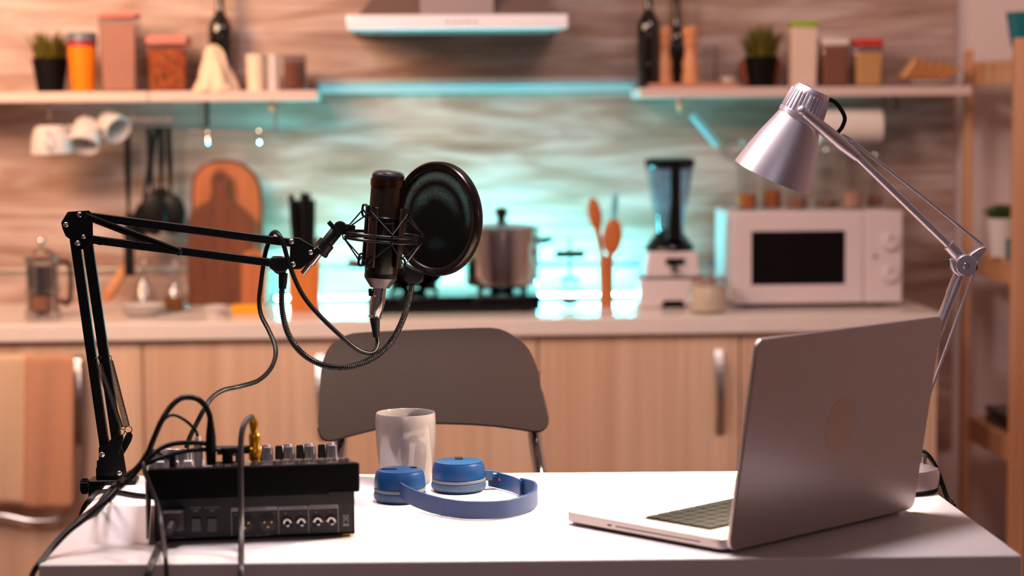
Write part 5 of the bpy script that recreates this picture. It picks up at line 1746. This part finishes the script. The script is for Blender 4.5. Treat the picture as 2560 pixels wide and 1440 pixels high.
# black jack lead with the high arch
t = thing('audio_cable', 'black lead arching high from a black plug on top of the mixer', 'cable', MX(mx_(527), .014, .09), 0, 'leads at the mixer')
pj = top(mx_(527), .014)
YJ = (MixM @ pj).y
MB().tube([MixM @ (pj + Vector((0, 0, .003))), P(527, 1118, YJ), P(527, 1090, YJ), P(526, 1052, YJ)], [.0055, .0062, .0058, .0036], 16).build('plug', 'black_soft', t)
q_ = [P(526, 1056, YJ), P(524, 1038, YJ), P(514, 1016, YJ), P(496, 999, YJ), P(474, 993, YJ), P(450, 997, YJ - .005), P(424, 1020, YJ - .01), P(402, 1056, YJ - .02), P(384, 1098, YJ - .02), P(366, 1140, YJ - .02), P(338, 1182, YJ - .02), P(300, 1218, YJ - .03), P(262, 1256, YJ - .045), P(216, 1294, YJ - .055), P(170, 1330, YJ - .07), P(128, 1374, YJ - .09), P(96, 1412, YJ - .115), P(80, 1440, YJ - .12), P(74, 1480, YJ - .125), P(72, 1700, YJ - .13)]
MB().tube(spline(q_, 8), .0034, 12).build('cord', 'cable', t)

# white jack and its thin lead
t = thing('audio_cable', 'thin dark lead ending in a white plug on top of the mixer', 'cable', MX(mx_(496), .03, .09), 0, 'leads at the mixer')
pj = top(mx_(496), .02); YJ2 = (MixM @ pj).y
MB().tube([MixM @ pj + Vector((0, 0, .002)), P(496, 1144, YJ2), P(496, 1118, YJ2), P(495, 1112, YJ2), P(494, 1092, YJ2)], [.0052, .0062, .0058, .0040, .0034], 16).build('plug', 'white_plug', t, sharp=50)
q_ = [P(494, 1094, YJ2), P(490, 1078, YJ2), P(474, 1060, YJ2), P(455, 1046, YJ2), P(436, 1038, YJ2), P(420, 1041, YJ2), P(402, 1060, YJ2 - .01), P(388, 1090, YJ2 - .02), P(368, 1128, YJ2 - .02), P(345, 1162, YJ2 - .02), P(306, 1200, YJ2 - .03), P(268, 1240, YJ2 - .03), P(236, 1274, YJ2 - .04), P(190, 1305, YJ2 - .06), P(150, 1340, YJ2 - .075), P(112, 1386, YJ2 - .095), P(88, 1424, YJ2 - .12), P(78, 1470, YJ2 - .13), P(76, 1700, YJ2 - .13)]
MB().tube(spline(q_, 8), .0018, 10).build('cord', 'cable', t)

# lying plug and two leads running off over the mixer corner
t = thing('audio_cable', 'black lead leaving an angled black plug along the top of the mixer', 'cable', MX(mx_(566), .03, .09), 0, 'leads at the mixer')
pj = top(mx_(568), .014)
MB().tube([MixM @ (pj + Vector((0, 0, .004))), MixM @ (pj + Vector((0, 0, .022)))], [.0064, .0064], 16).build('plug', 'black_soft', t)
MB().tube([MixM @ (pj + Vector((-.012, .002, .019))), MixM @ (pj + Vector((.03, .002, .019)))], [.0055, .0048], 14).build('plug_arm', 'black_soft', t)
YJ3 = (MixM @ pj).y
q_ = [MixM @ (pj + Vector((-.01, .002, .019))), P(520, 1110, YJ3), P(470, 1107, YJ3), P(432, 1110, YJ3), P(400, 1122, YJ3 - .005), P(374, 1144, YJ3 - .012), P(350, 1166, YJ3 - .02), P(318, 1192, YJ3 - .02), P(296, 1222, YJ3 - .03), P(270, 1252, YJ3 - .035), P(236, 1282, YJ3 - .05), P(200, 1318, YJ3 - .08), P(178, 1360, YJ3 - .11)]
q_ = q_[:9] + [Q(276, 1248, TT + .004), Q(246, 1272, TT + .004), Q(220, 1288, TT + .005), P(192, 1306, 2.585), P(180, 1340, 2.585), P(174, 1400, 2.585), P(172, 1750, 2.585)]
MB().tube(spline(q_, 8), .0029, 12).build('cord', 'cable', t)

t = thing('audio_cable', 'black lead crossing the front of the side knobs on the mixer', 'cable', MX(mx_(480), .03, .09), 0, 'leads at the mixer')
pj = top(mx_(600), .04)
q_ = [MixM @ (pj + Vector((0, 0, .012))), P(560, 1126, YJ3), P(505, 1124, YJ3 - .002), P(470, 1127, YJ3 - .006), P(430, 1136, YJ3 - .01), P(388, 1150, YJ3 - .016), P(352, 1166, YJ3 - .022), P(322, 1184, YJ3 - .015), P(296, 1206, YJ3), P(270, 1224, YJ3 + .02), P(246, 1240, YJ3 + .03)]
q_ = q_[:9] + [P(272, 1226, YJ3 + .01), Q(244, 1262, TT + .005), Q(222, 1280, TT + .005), P(196, 1298, 2.61), P(178, 1330, 2.61), P(168, 1390, 2.61), P(166, 1750, 2.61)]
MB().tube(spline(q_, 8), .0027, 12).build('cord', 'cable', t)
MB().tube([MixM @ pj, MixM @ (pj + Vector((0, 0, .016)))], [.0056, .0052], 14).build('plug', 'black_soft', t)

# lead that curls round behind the mixer onto the table
t = thing('audio_cable', 'black lead curling over the table edge near the arm clamp', 'cable', Q(300, 1232, TT), 0, 'leads at the mixer')
q_ = [Q(392, 1242, TT + .0035), Q(340, 1238, TT + .0035), Q(300, 1231, TT + .0035), Q(268, 1228, TT + .0045), Q(244, 1232, TT + .008), P(222, 1250, 2.72), P(208, 1272, 2.72), P(199, 1310, 2.72), P(195, 1390, 2.72), P(194, 1750, 2.72)]
MB().tube(spline(q_, 8), .0031, 12).build('cord', 'cable', t)

# gold plug with the grey lead hanging in front of the mixer
t = thing('audio_cable', 'grey lead from the gold plug hanging down in front of the mixer', 'cable', MX(mx_(637), .014, .09), 0, 'leads at the mixer')
pj = top(mx_(640), .014); YG = (MixM @ pj).y
MB().tube([MixM @ (pj + Vector((0, 0, .005))), P(637, 1146, YG), P(637, 1120, YG), P(637, 1118, YG), P(636, 1092, YG), P(635, 1086, YG), P(635, 1080, YG), P(634, 1058, YG), P(633, 1042, YG)], [.0046, .0072, .0072, .0064, .0068, .0066, .0042, .0056, .0034], 20).build('plug', 'gold', t, sharp=40)
q_ = [P(633, 1046, YG), P(628, 1043, YG - .004), P(616, 1052, YG - .012), P(606, 1075, YG - .022), P(602, 1110, YG - .03), P(601, 1160, YG - .038), P(602, 1230, YG - .045), P(603, 1300, YG - .06), P(603, 1360, YG - .09), P(603, 1400, YG - .13), P(603, 1440, YG - .155), P(604, 1520, YG - .158), P(604, 1850, YG - .16)]
MB().tube(spline(q_, 8), .0034, 12).build('cord', 'cable_grey', t)

# ------------------------------------------------------------------ mug
mc_ = Q(1016, 1208, TT)
t = thing('mug', 'pale grey glazed mug without visible handle behind the blue headphones', 'mug', mc_)
u = mc_.y / FPX
h = CAM.z - TT - (1034 - 270) * mc_.y / FPX * .994
r = 76 * u
prof = [(0, .002), (r * .68, .002), (r * .74, 0), (r * .80, .003), (r * .84, h * .12), (r * .93, h * .35), (r * .99, h * .6), (r * 1.0, h * .85), (r * .985, h * .985), (r * .97, h), (r * .945, h * .99), (r * .94, h * .85), (r * .93, h * .6), (r * .86, h * .3), (r * .76, h * .1), (0, h * .08)]
MB().lathe(prof, n=72).build('body', 'mug', t, local=True, sharp=60)
# handle turned away from the camera
MB().tube(spline([(r * .1, r * .95, h * .8), (r * .2, r * 1.35, h * .82), (r * .25, r * 1.5, h * .55), (r * .2, r * 1.3, h * .25), (r * .1, r * .88, h * .25)], 7), .0045, 12).build('handle', 'mug', t, local=True)

# ------------------------------------------------------------------ headphones
t = thing('headphones', 'blue folding headphones lying on the table beside the mug', 'headphones', Q(1140, 1250, TT))


def earcup(px, pyb, hwp, hp_, rot, face, slots):
    c = Q(px, pyb, TT)
    u = c.y / FPX
    r = hwp * u
    H = hp_ * u
    M = Matrix.Translation((c.x, c.y, TT))
    cu = MB().lathe([(0, 0), (r * .6, 0), (r * .86, .001), (r * .98, H * .12), (r * 1.0, H * .22), (r * .97, H * .31), (r * .9, H * .33), (0, H * .33)], M, n=56).build('cushion', 'blue_cush', t)
    MB().lathe([(0, H * .33), (r * .955, H * .33), (r * .975, H * .36), (r * .975, H * .41), (r * .95, H * .44), (0, H * .44)], M, n=56).build('cushion_ring', 'grey_fabric', t)
    sh = MB().lathe([(0, H * .44), (r * .93, H * .44), (r * .97, H * .47), (r * .955, H * .7), (r * .91, H * .9), (r * .87, H * .965), (r * .8, H * .985), (0, H * .985)], M, n=56).build('shell', 'blue', t)
    MB().lathe([(0, H * .985), (r * .83, H * .985), (r * .85, H * .99), (r * .82, H * 1.0), (0, H * 1.003)], M, n=56).build('face', face, sh)
    for (dx, dy, w, d) in slots:
        MB().box(c.x + dx * r - w * r, c.x + dx * r + w * r, c.y + dy * r - d * r, c.y + dy * r + d * r, TT + H * .99, TT + H * 1.0 + .0012).build('button', 'black_matte', sh)
    return c, r, H


cL = earcup(1000, 1252, 67, 80, 0, 'blue', [(-.4, .05, .29, .05), (.52, .35, .13, .05)])
cR = earcup(1147, 1226, 70, 76, 0, 'blue_top', [(.02, .45, .14, .22)])


def strip(pts, hz0, hz1, th):
    """a strip standing on edge along level points"""
    n = len(pts)
    m = MB(); vs = []
    for i, p in enumerate(pts):
        tdir = (pts[min(i + 1, n - 1)] - pts[max(i - 1, 0)]); tdir.z = 0; tdir.normalize()
        nn = Vector((-tdir.y, tdir.x, 0)) * th / 2
        z0 = hz0[i] if isinstance(hz0, list) else hz0
        z1 = hz1[i] if isinstance(hz1, list) else hz1
        b = Vector((p.x, p.y, 0))
        for s, z in ((-1, z0), (1, z0), (1, z1), (-1, z1)):
            vs.append(b + nn * s + Vector((0, 0, z)))
    fs = []
    for i in range(n - 1):
        for j in range(4):
            fs.append((4 * i + j, 4 * i + (j + 1) % 4, 4 * (i + 1) + (j + 1) % 4, 4 * (i + 1) + j))
    fs.append((0, 1, 2, 3)); fs.append(tuple(4 * (n - 1) + j for j in range(4))[::-1])
    m.add(vs, fs)
    return m


BH = .0225
path = [Q(x, y, TT + .001) for x, y in ((1102, 1289), (1140, 1295), (1178, 1298), (1244, 1297), (1290, 1289), (1325, 1277), (1340, 1262), (1334, 1246), (1302, 1237))]
sp1 = spline(path, 8)
bo = strip(sp1, TT + .001, TT + .001 + BH, .0042).build('headband', 'blue_band', t, bevel=.001)
path2 = [Q(x, y, TT + .0015) for x, y in ((1302, 1240), (1280, 1230), (1252, 1222), (1222, 1215))]
strip(spline(path2, 8), TT + .0015, TT + .0015 + BH * .93, .003).build('inner_arm', 'blue', t, bevel=.0006)
path3 = [Q(x, y, TT + .001) for x, y in ((1106, 1289), (1080, 1284), (1050, 1277), (1024, 1270), (1003, 1262))]
s3 = spline(path3, 8); n3 = len(s3)
strip(s3, [TT + .001 + .010 * (i / n3) ** 2 for i in range(n3)], [TT + .001 + BH * (1.0 + .30 * (i / n3) ** 2) for i in range(n3)], .0034).build('outer_arm', 'blue_band', t, bevel=.0006)
v = Q(992, 1258, TT)
MB().box(v.x - .004, v.x + .005, v.y - .003, v.y + .010, TT + .014, TT + .031).build('hinge', 'blue', t, bevel=.001)
v = cR[0] + Vector((cR[1] * .98, .004, 0))
MB().box(v.x - .003, v.x + .010, v.y - .003, v.y + .004, TT + .012, TT + .026).build('hinge', 'blue_top', t, bevel=.001)
MB().tube([(v.x + .008, v.y, TT + .019), (v.x + .016, v.y + .003, TT + .018)], .0045, 12).build('hinge_pin', 'blue', t)
v = Q(1250, 1224, TT)
MB().lathe([(0, 0), (.0022, 0), (.0022, .0004), (0, .0004)], align((v.x, v.y - .0032, TT + .014), (v.x, v.y - 1, TT + .014)), n=16).build('side_mark', 'redlid', t)

# ------------------------------------------------------------------ laptop
lo_ = Q(1810, 1386, TT)
LA = math.atan2(.667, .745)
t = thing('laptop', 'open aluminium laptop turned away with its lid toward the camera', 'laptop', lo_, LA)
LW, LD = .356, .250
# local: x along hinge, y toward the palm rest
def rrect(x0, x1, y0, y1, r, n=6):
    pts = []
    for cx_, cy_, a0 in ((x1 - r, y0 + r, -90), (x1 - r, y1 - r, 0), (x0 + r, y1 - r, 90), (x0 + r, y0 + r, 180)):
        for k in range(n + 1):
            a = R(a0 + 90 * k / n)
            pts.append((cx_ + r * math.cos(a), cy_ + r * math.sin(a)))
    return pts


zb0, zb1 = .0035, .0165
MB().prism(rrect(0, LW, 0, LD, .012), zb0 + .001, zb1).build('base', 'laptop_base', t, local=True, bevel=.0018, seg=3)
MB().prism(rrect(.004, LW - .004, .004, LD - .004, .012), zb0 - .001, zb0 + .001).build('underside', 'dark_slot', t, local=True)
for xx in (.03, LW - .03):
    for yy in (.03, LD - .03):
        MB().lathe([(0, 0), (.006, 0), (.006, .003), (0, .003)], Matrix.Translation((xx, yy, 0)), n=14).build('foot', 'black_soft', t, local=True)
MB().box(.03, LW - .03, .045, .150, zb1, zb1 + .0004).build('keyboard_well', 'dark_slot', t, local=True)
rows = 6
for j in range(rows):
    y0 = .048 + j * .0168
    x = .033
    nk = 14
    w_ = (LW - .066) / nk
    widths = [1] * nk
    if j == 5 - 5:
        pass
    lay = [1] * nk
    if j == rows - 1:
        lay = [1, 1, 1, 1.3, 5.0, 1.3, 1, 1, .8, .9]
    tot = sum(lay); x = .033
    for L_ in lay:
        ww_ = (LW - .066) * L_ / tot
        MB().prism(rrect(x + .0008, x + ww_ - .0008, y0 + .0008, y0 + .0158, .0018, 2), zb1 + .0004, zb1 + .0022).build('key', 'black_soft', t, local=True)
        x += ww_
MB().prism(rrect(LW / 2 - .053, LW / 2 + .053, .166, .242, .003, 3), zb1, zb1 + .0003).build('trackpad', 'pad', t, local=True)
# disc slot and button on the near side
MB().box(-.0005, .0003, .035, .165, .0088, .0100).build('disc_slot', 'dark_slot', t, local=True)
MB().box(-.0006, .0003, .172, .178, .0085, .0103).build('port', 'dark_slot', t, local=True)
# lid
tilt = R(9.5)
LM = Matrix.Translation((0, -.0012, .0045)) @ Matrix.Rotation(tilt, 4, 'X')
# lid local: x along, z up, outer face toward -y
lid = [(p[0], p[1]) for p in rrect(0, LW, 0, .2455, .011, 8)]
LL = LM @ Matrix.Rotation(R(90), 4, 'X')
lo2 = MB().prism(lid, 0.0005, .0065, LL).build('lid', 'laptop', t, local=True, bevel=.0016, seg=3)
MB().prism(rrect(.007, LW - .007, .020, .238, .006), -.0002, .0006, LL).build('screen', 'black_gloss', lo2, local=True)
# round emblem
MB().lathe([(0, .0067), (.0345, .0067), (.0345, .0064), (0, .0064)], LL @ Matrix.Translation((LW * .5, .128, 0)) @ Matrix.Diagonal((.86, 1.0, 1, 1)), n=48).build('emblem', 'laptop_logo', lo2, local=True)
MB().box(.03, LW - .03, -.0008, .010, .0048, zb1 + .0006).build('hinge', 'black_gloss', t, local=True)

# ------------------------------------------------------------------ desk lamp
YL = 2.76
bc_ = Q(2232, 1222, TT)
YL = bc_.y
t = thing('desk_lamp', 'silver jointed desk lamp leaning over the laptop', 'lamp', (bc_.x, bc_.y, TT))
u = YL / FPX
rb_ = 118 * u
MB().lathe([(0, 0), (rb_ * .97, 0), (rb_ * .97, .006), (0, .006)], n=56).build('base_pad', 'black_matte', t, local=True)
MB().lathe([(0, .006), (rb_, .006), (rb_, .024), (rb_ * .96, .030), (rb_ * .7, .0345), (0, .036)], n=56).build('base', 'silver', t, local=True)


def Lp(px, py, dy=0.0):
    return P(px, py, YL + dy)


jb = Lp(2228, 1128)
MB().tube([(bc_.x, bc_.y, TT + .033), jb + Vector((0, 0, -.012))], .010, 18).build('stem', 'silver', t)
MB().ball(jb, .017, 16, (1, .7, 1)).build('lower_joint', 'silver', t)
q = Lp(2304, 1168)
MB().tube([Lp(2296, 1192), Lp(2297, 1132)], .0035, 12).build('rod_post', 'silver', t)
kn_ = MB()
kn_.tube([Lp(2304, 1172, -.008), Lp(2307, 1138, -.008)], .0055, 20)
for k in range(5):
    a_ = Lp(2304 + k * .6, 1168 - k * 6.5, -.008)
    kn_.tube([a_, a_ + Vector((.0002, 0, .0012))], .0066, 20)
kn_.build('adjust_knob', 'chrome', t)
ej = Lp(2408, 662)
# lower arm
MB().tube([jb, Lp(2385, 720), Lp(2400, 685)], [14 * u, 14 * u, 16 * u], 22).build('lower_arm', 'silver', t)
MB().tube([Lp(2393, 700), Lp(2378, 738)], 15.5 * u, 22).build('arm_sleeve', 'silver', t)
MB().tube(spline([Lp(2453, 618, .012), Lp(2446, 650, .012), Lp(2432, 690, .012), Lp(2300, 1050, .01), Lp(2272, 1130, .008)], 6), 4.2 * u, 12).build('lower_rod', 'silver', t)
# elbow
MB().lathe([(0, -.016), (26 * u, -.016), (28 * u, -.012), (28 * u, .012), (26 * u, .016), (0, .016)], Matrix.Translation(ej) @ Matrix.Rotation(R(90), 4, 'X'), n=36).build('elbow', 'silver', t, bevel=.001)
MB().lathe([(0, .002), (7 * u, .0015), (9 * u, 0), (0, 0)], align(ej + Vector((0, -.016, 0)), ej + Vector((0, -1, 0))), n=20).build('elbow_screw', 'chrome', t)
MB().plate([Lp(2373, 646, -.012), Lp(2392, 652, -.012), Lp(2432, 668, -.012), Lp(2418, 690, -.012), Lp(2396, 690, -.012), Lp(2382, 678, -.012)], .006).build('elbow_cover', 'silver', t, bevel=.002)
MB().plate([Lp(x, y) for x, y in ((2412, 648), (2426, 632), (2445, 620), (2462, 615), (2464, 622), (2452, 640), (2440, 652), (2432, 668), (2420, 676))], .014).build('rocker', 'silver', t, bevel=.003, seg=3)
MB().tube([Lp(2434, 668, .002), Lp(2434, 668, .022)], .0055, 14).build('elbow_knob', 'black_gloss', t)
# upper arm
MB().tube([Lp(2106, 356), Lp(2135, 384), Lp(2396, 636)], [13 * u, 10 * u, 10 * u], 22).build('upper_arm', 'silver', t)
MB().tube([Lp(2003, 276, -.03), Lp(2018, 289, -.028), Lp(2062, 325, -.014), Lp(2103, 359, -.004), Lp(2144, 393, 0)], [9 * u, 12 * u, 16 * u, 17 * u, 12 * u], 24).build('head_bracket', 'silver', t)
MB().ball(Lp(2004, 276, -.034), 12 * u, 14).build('head_pivot', 'silver', t)
MB().tube([Lp(2372, 612), Lp(2400, 642)], 16 * u, 20).build('arm_sleeve', 'silver', t)
MB().tube([Lp(2104, 338, .004), Lp(2132, 356, .004), Lp(2134, 354, .004)], [5 * u, 8 * u, 4 * u], 12).build('rod_socket', 'silver', t)
MB().tube([Lp(2126, 350, .004), Lp(2290, 478, .004), Lp(2457, 613, .008)], 4.5 * u, 12).build('upper_rod', 'silver', t)
# head: axis from the cap to the mouth
top_c = Lp(2036, 218); mouth = Lp(1931, 443)
axd = (mouth - top_c).normalized()
vd_ = (mouth - CAM).normalized()
axd = (axd - vd_ * axd.dot(vd_) + vd_ * .10).normalized()
Lh = (mouth - top_c).length
HM = align(top_c, top_c + axd)
rm = 104 * u
neck = .41
prof_o = [(52 * u, Lh * .30), (56 * u, Lh * .34), (64 * u, Lh * .44), (78 * u, Lh * .60), (91 * u, Lh * .78), (101 * u, Lh * .94), (rm, Lh)]
prof_i = [(rm - .0012, Lh), (99 * u, Lh * .94), (89 * u, Lh * .78), (76 * u, Lh * .60), (62 * u, Lh * .45), (50 * u, Lh * .32)]
sh = MB().lathe(prof_o + prof_i, HM, n=72).build('lamp_shade', 'silver', t, sharp=50)
MB().lathe([(0, 0.004), (40 * u, .002), (47 * u, .006), (50 * u, .012), (54 * u, Lh * .29), (55 * u, Lh * .31), (0, Lh * .31)], HM, n=56).build('cap', 'silver', t)
m = MB()
for k in range(32):
    a = 2 * math.pi * k / 32
    c_, s_ = math.cos(a), math.sin(a)
    m.bar(HM @ Vector((48.5 * u * c_, 48.5 * u * s_, .010)), HM @ Vector((54.5 * u * c_, 54.5 * u * s_, Lh * .28)), .0028, .0030, HM.to_3x3() @ Vector((c_, s_, 0)))
m.build('cap_rib', 'silver', t, bevel=.0005)
MB().lathe([(55 * u, Lh * .29), (58.5 * u, Lh * .29), (58.5 * u, Lh * .335), (55 * u, Lh * .335), (55 * u, Lh * .29)], HM, n=56).build('collar', 'silver', t)
bb = MB().ball(top_c + axd * Lh * .62, .022, 18).build('bulb', 'bulb', t)
MB().tube([top_c + axd * Lh * .3, top_c + axd * Lh * .48], .013, 16).build('bulb_holder', 'knob_white', t)
# cables of the lamp
q_ = [Lp(2072, 248), Lp(2088, 256), Lp(2103, 274), Lp(2112, 296), Lp(2105, 318), Lp(2095, 332), Lp(2098, 345, .01)]
MB().tube(spline(q_, 8), .0028, 10).build('power_cord', 'cable', t)
q_ = [Lp(2268, 1150, .02), Lp(2296, 1128, .0), Lp(2318, 1136, -.01), Lp(2340, 1168, -.015), Lp(2356, 1210, -.02), Lp(2368, 1244, -.03), Lp(2382, 1262, -.04), Lp(2385, 1300, -.045), Lp(2385, 1600, -.045)]
MB().tube(spline(q_, 8), .0030, 10).build('power_cord', 'cable', t)
# the lamp's own light
L = bpy.data.lights.new('desk_lamp_light', 'SPOT')
L.energy = 46
L.color = (1.0, .79, .56)
L.spot_size = R(108)
L.spot_blend = .25
L.shadow_soft_size = .022
o = bpy.data.objects.new('desk_lamp_light', L)
COL.objects.link(o)
o.location = top_c + axd * Lh * .9
o.rotation_euler = axd.to_track_quat('-Z', 'Y').to_euler()
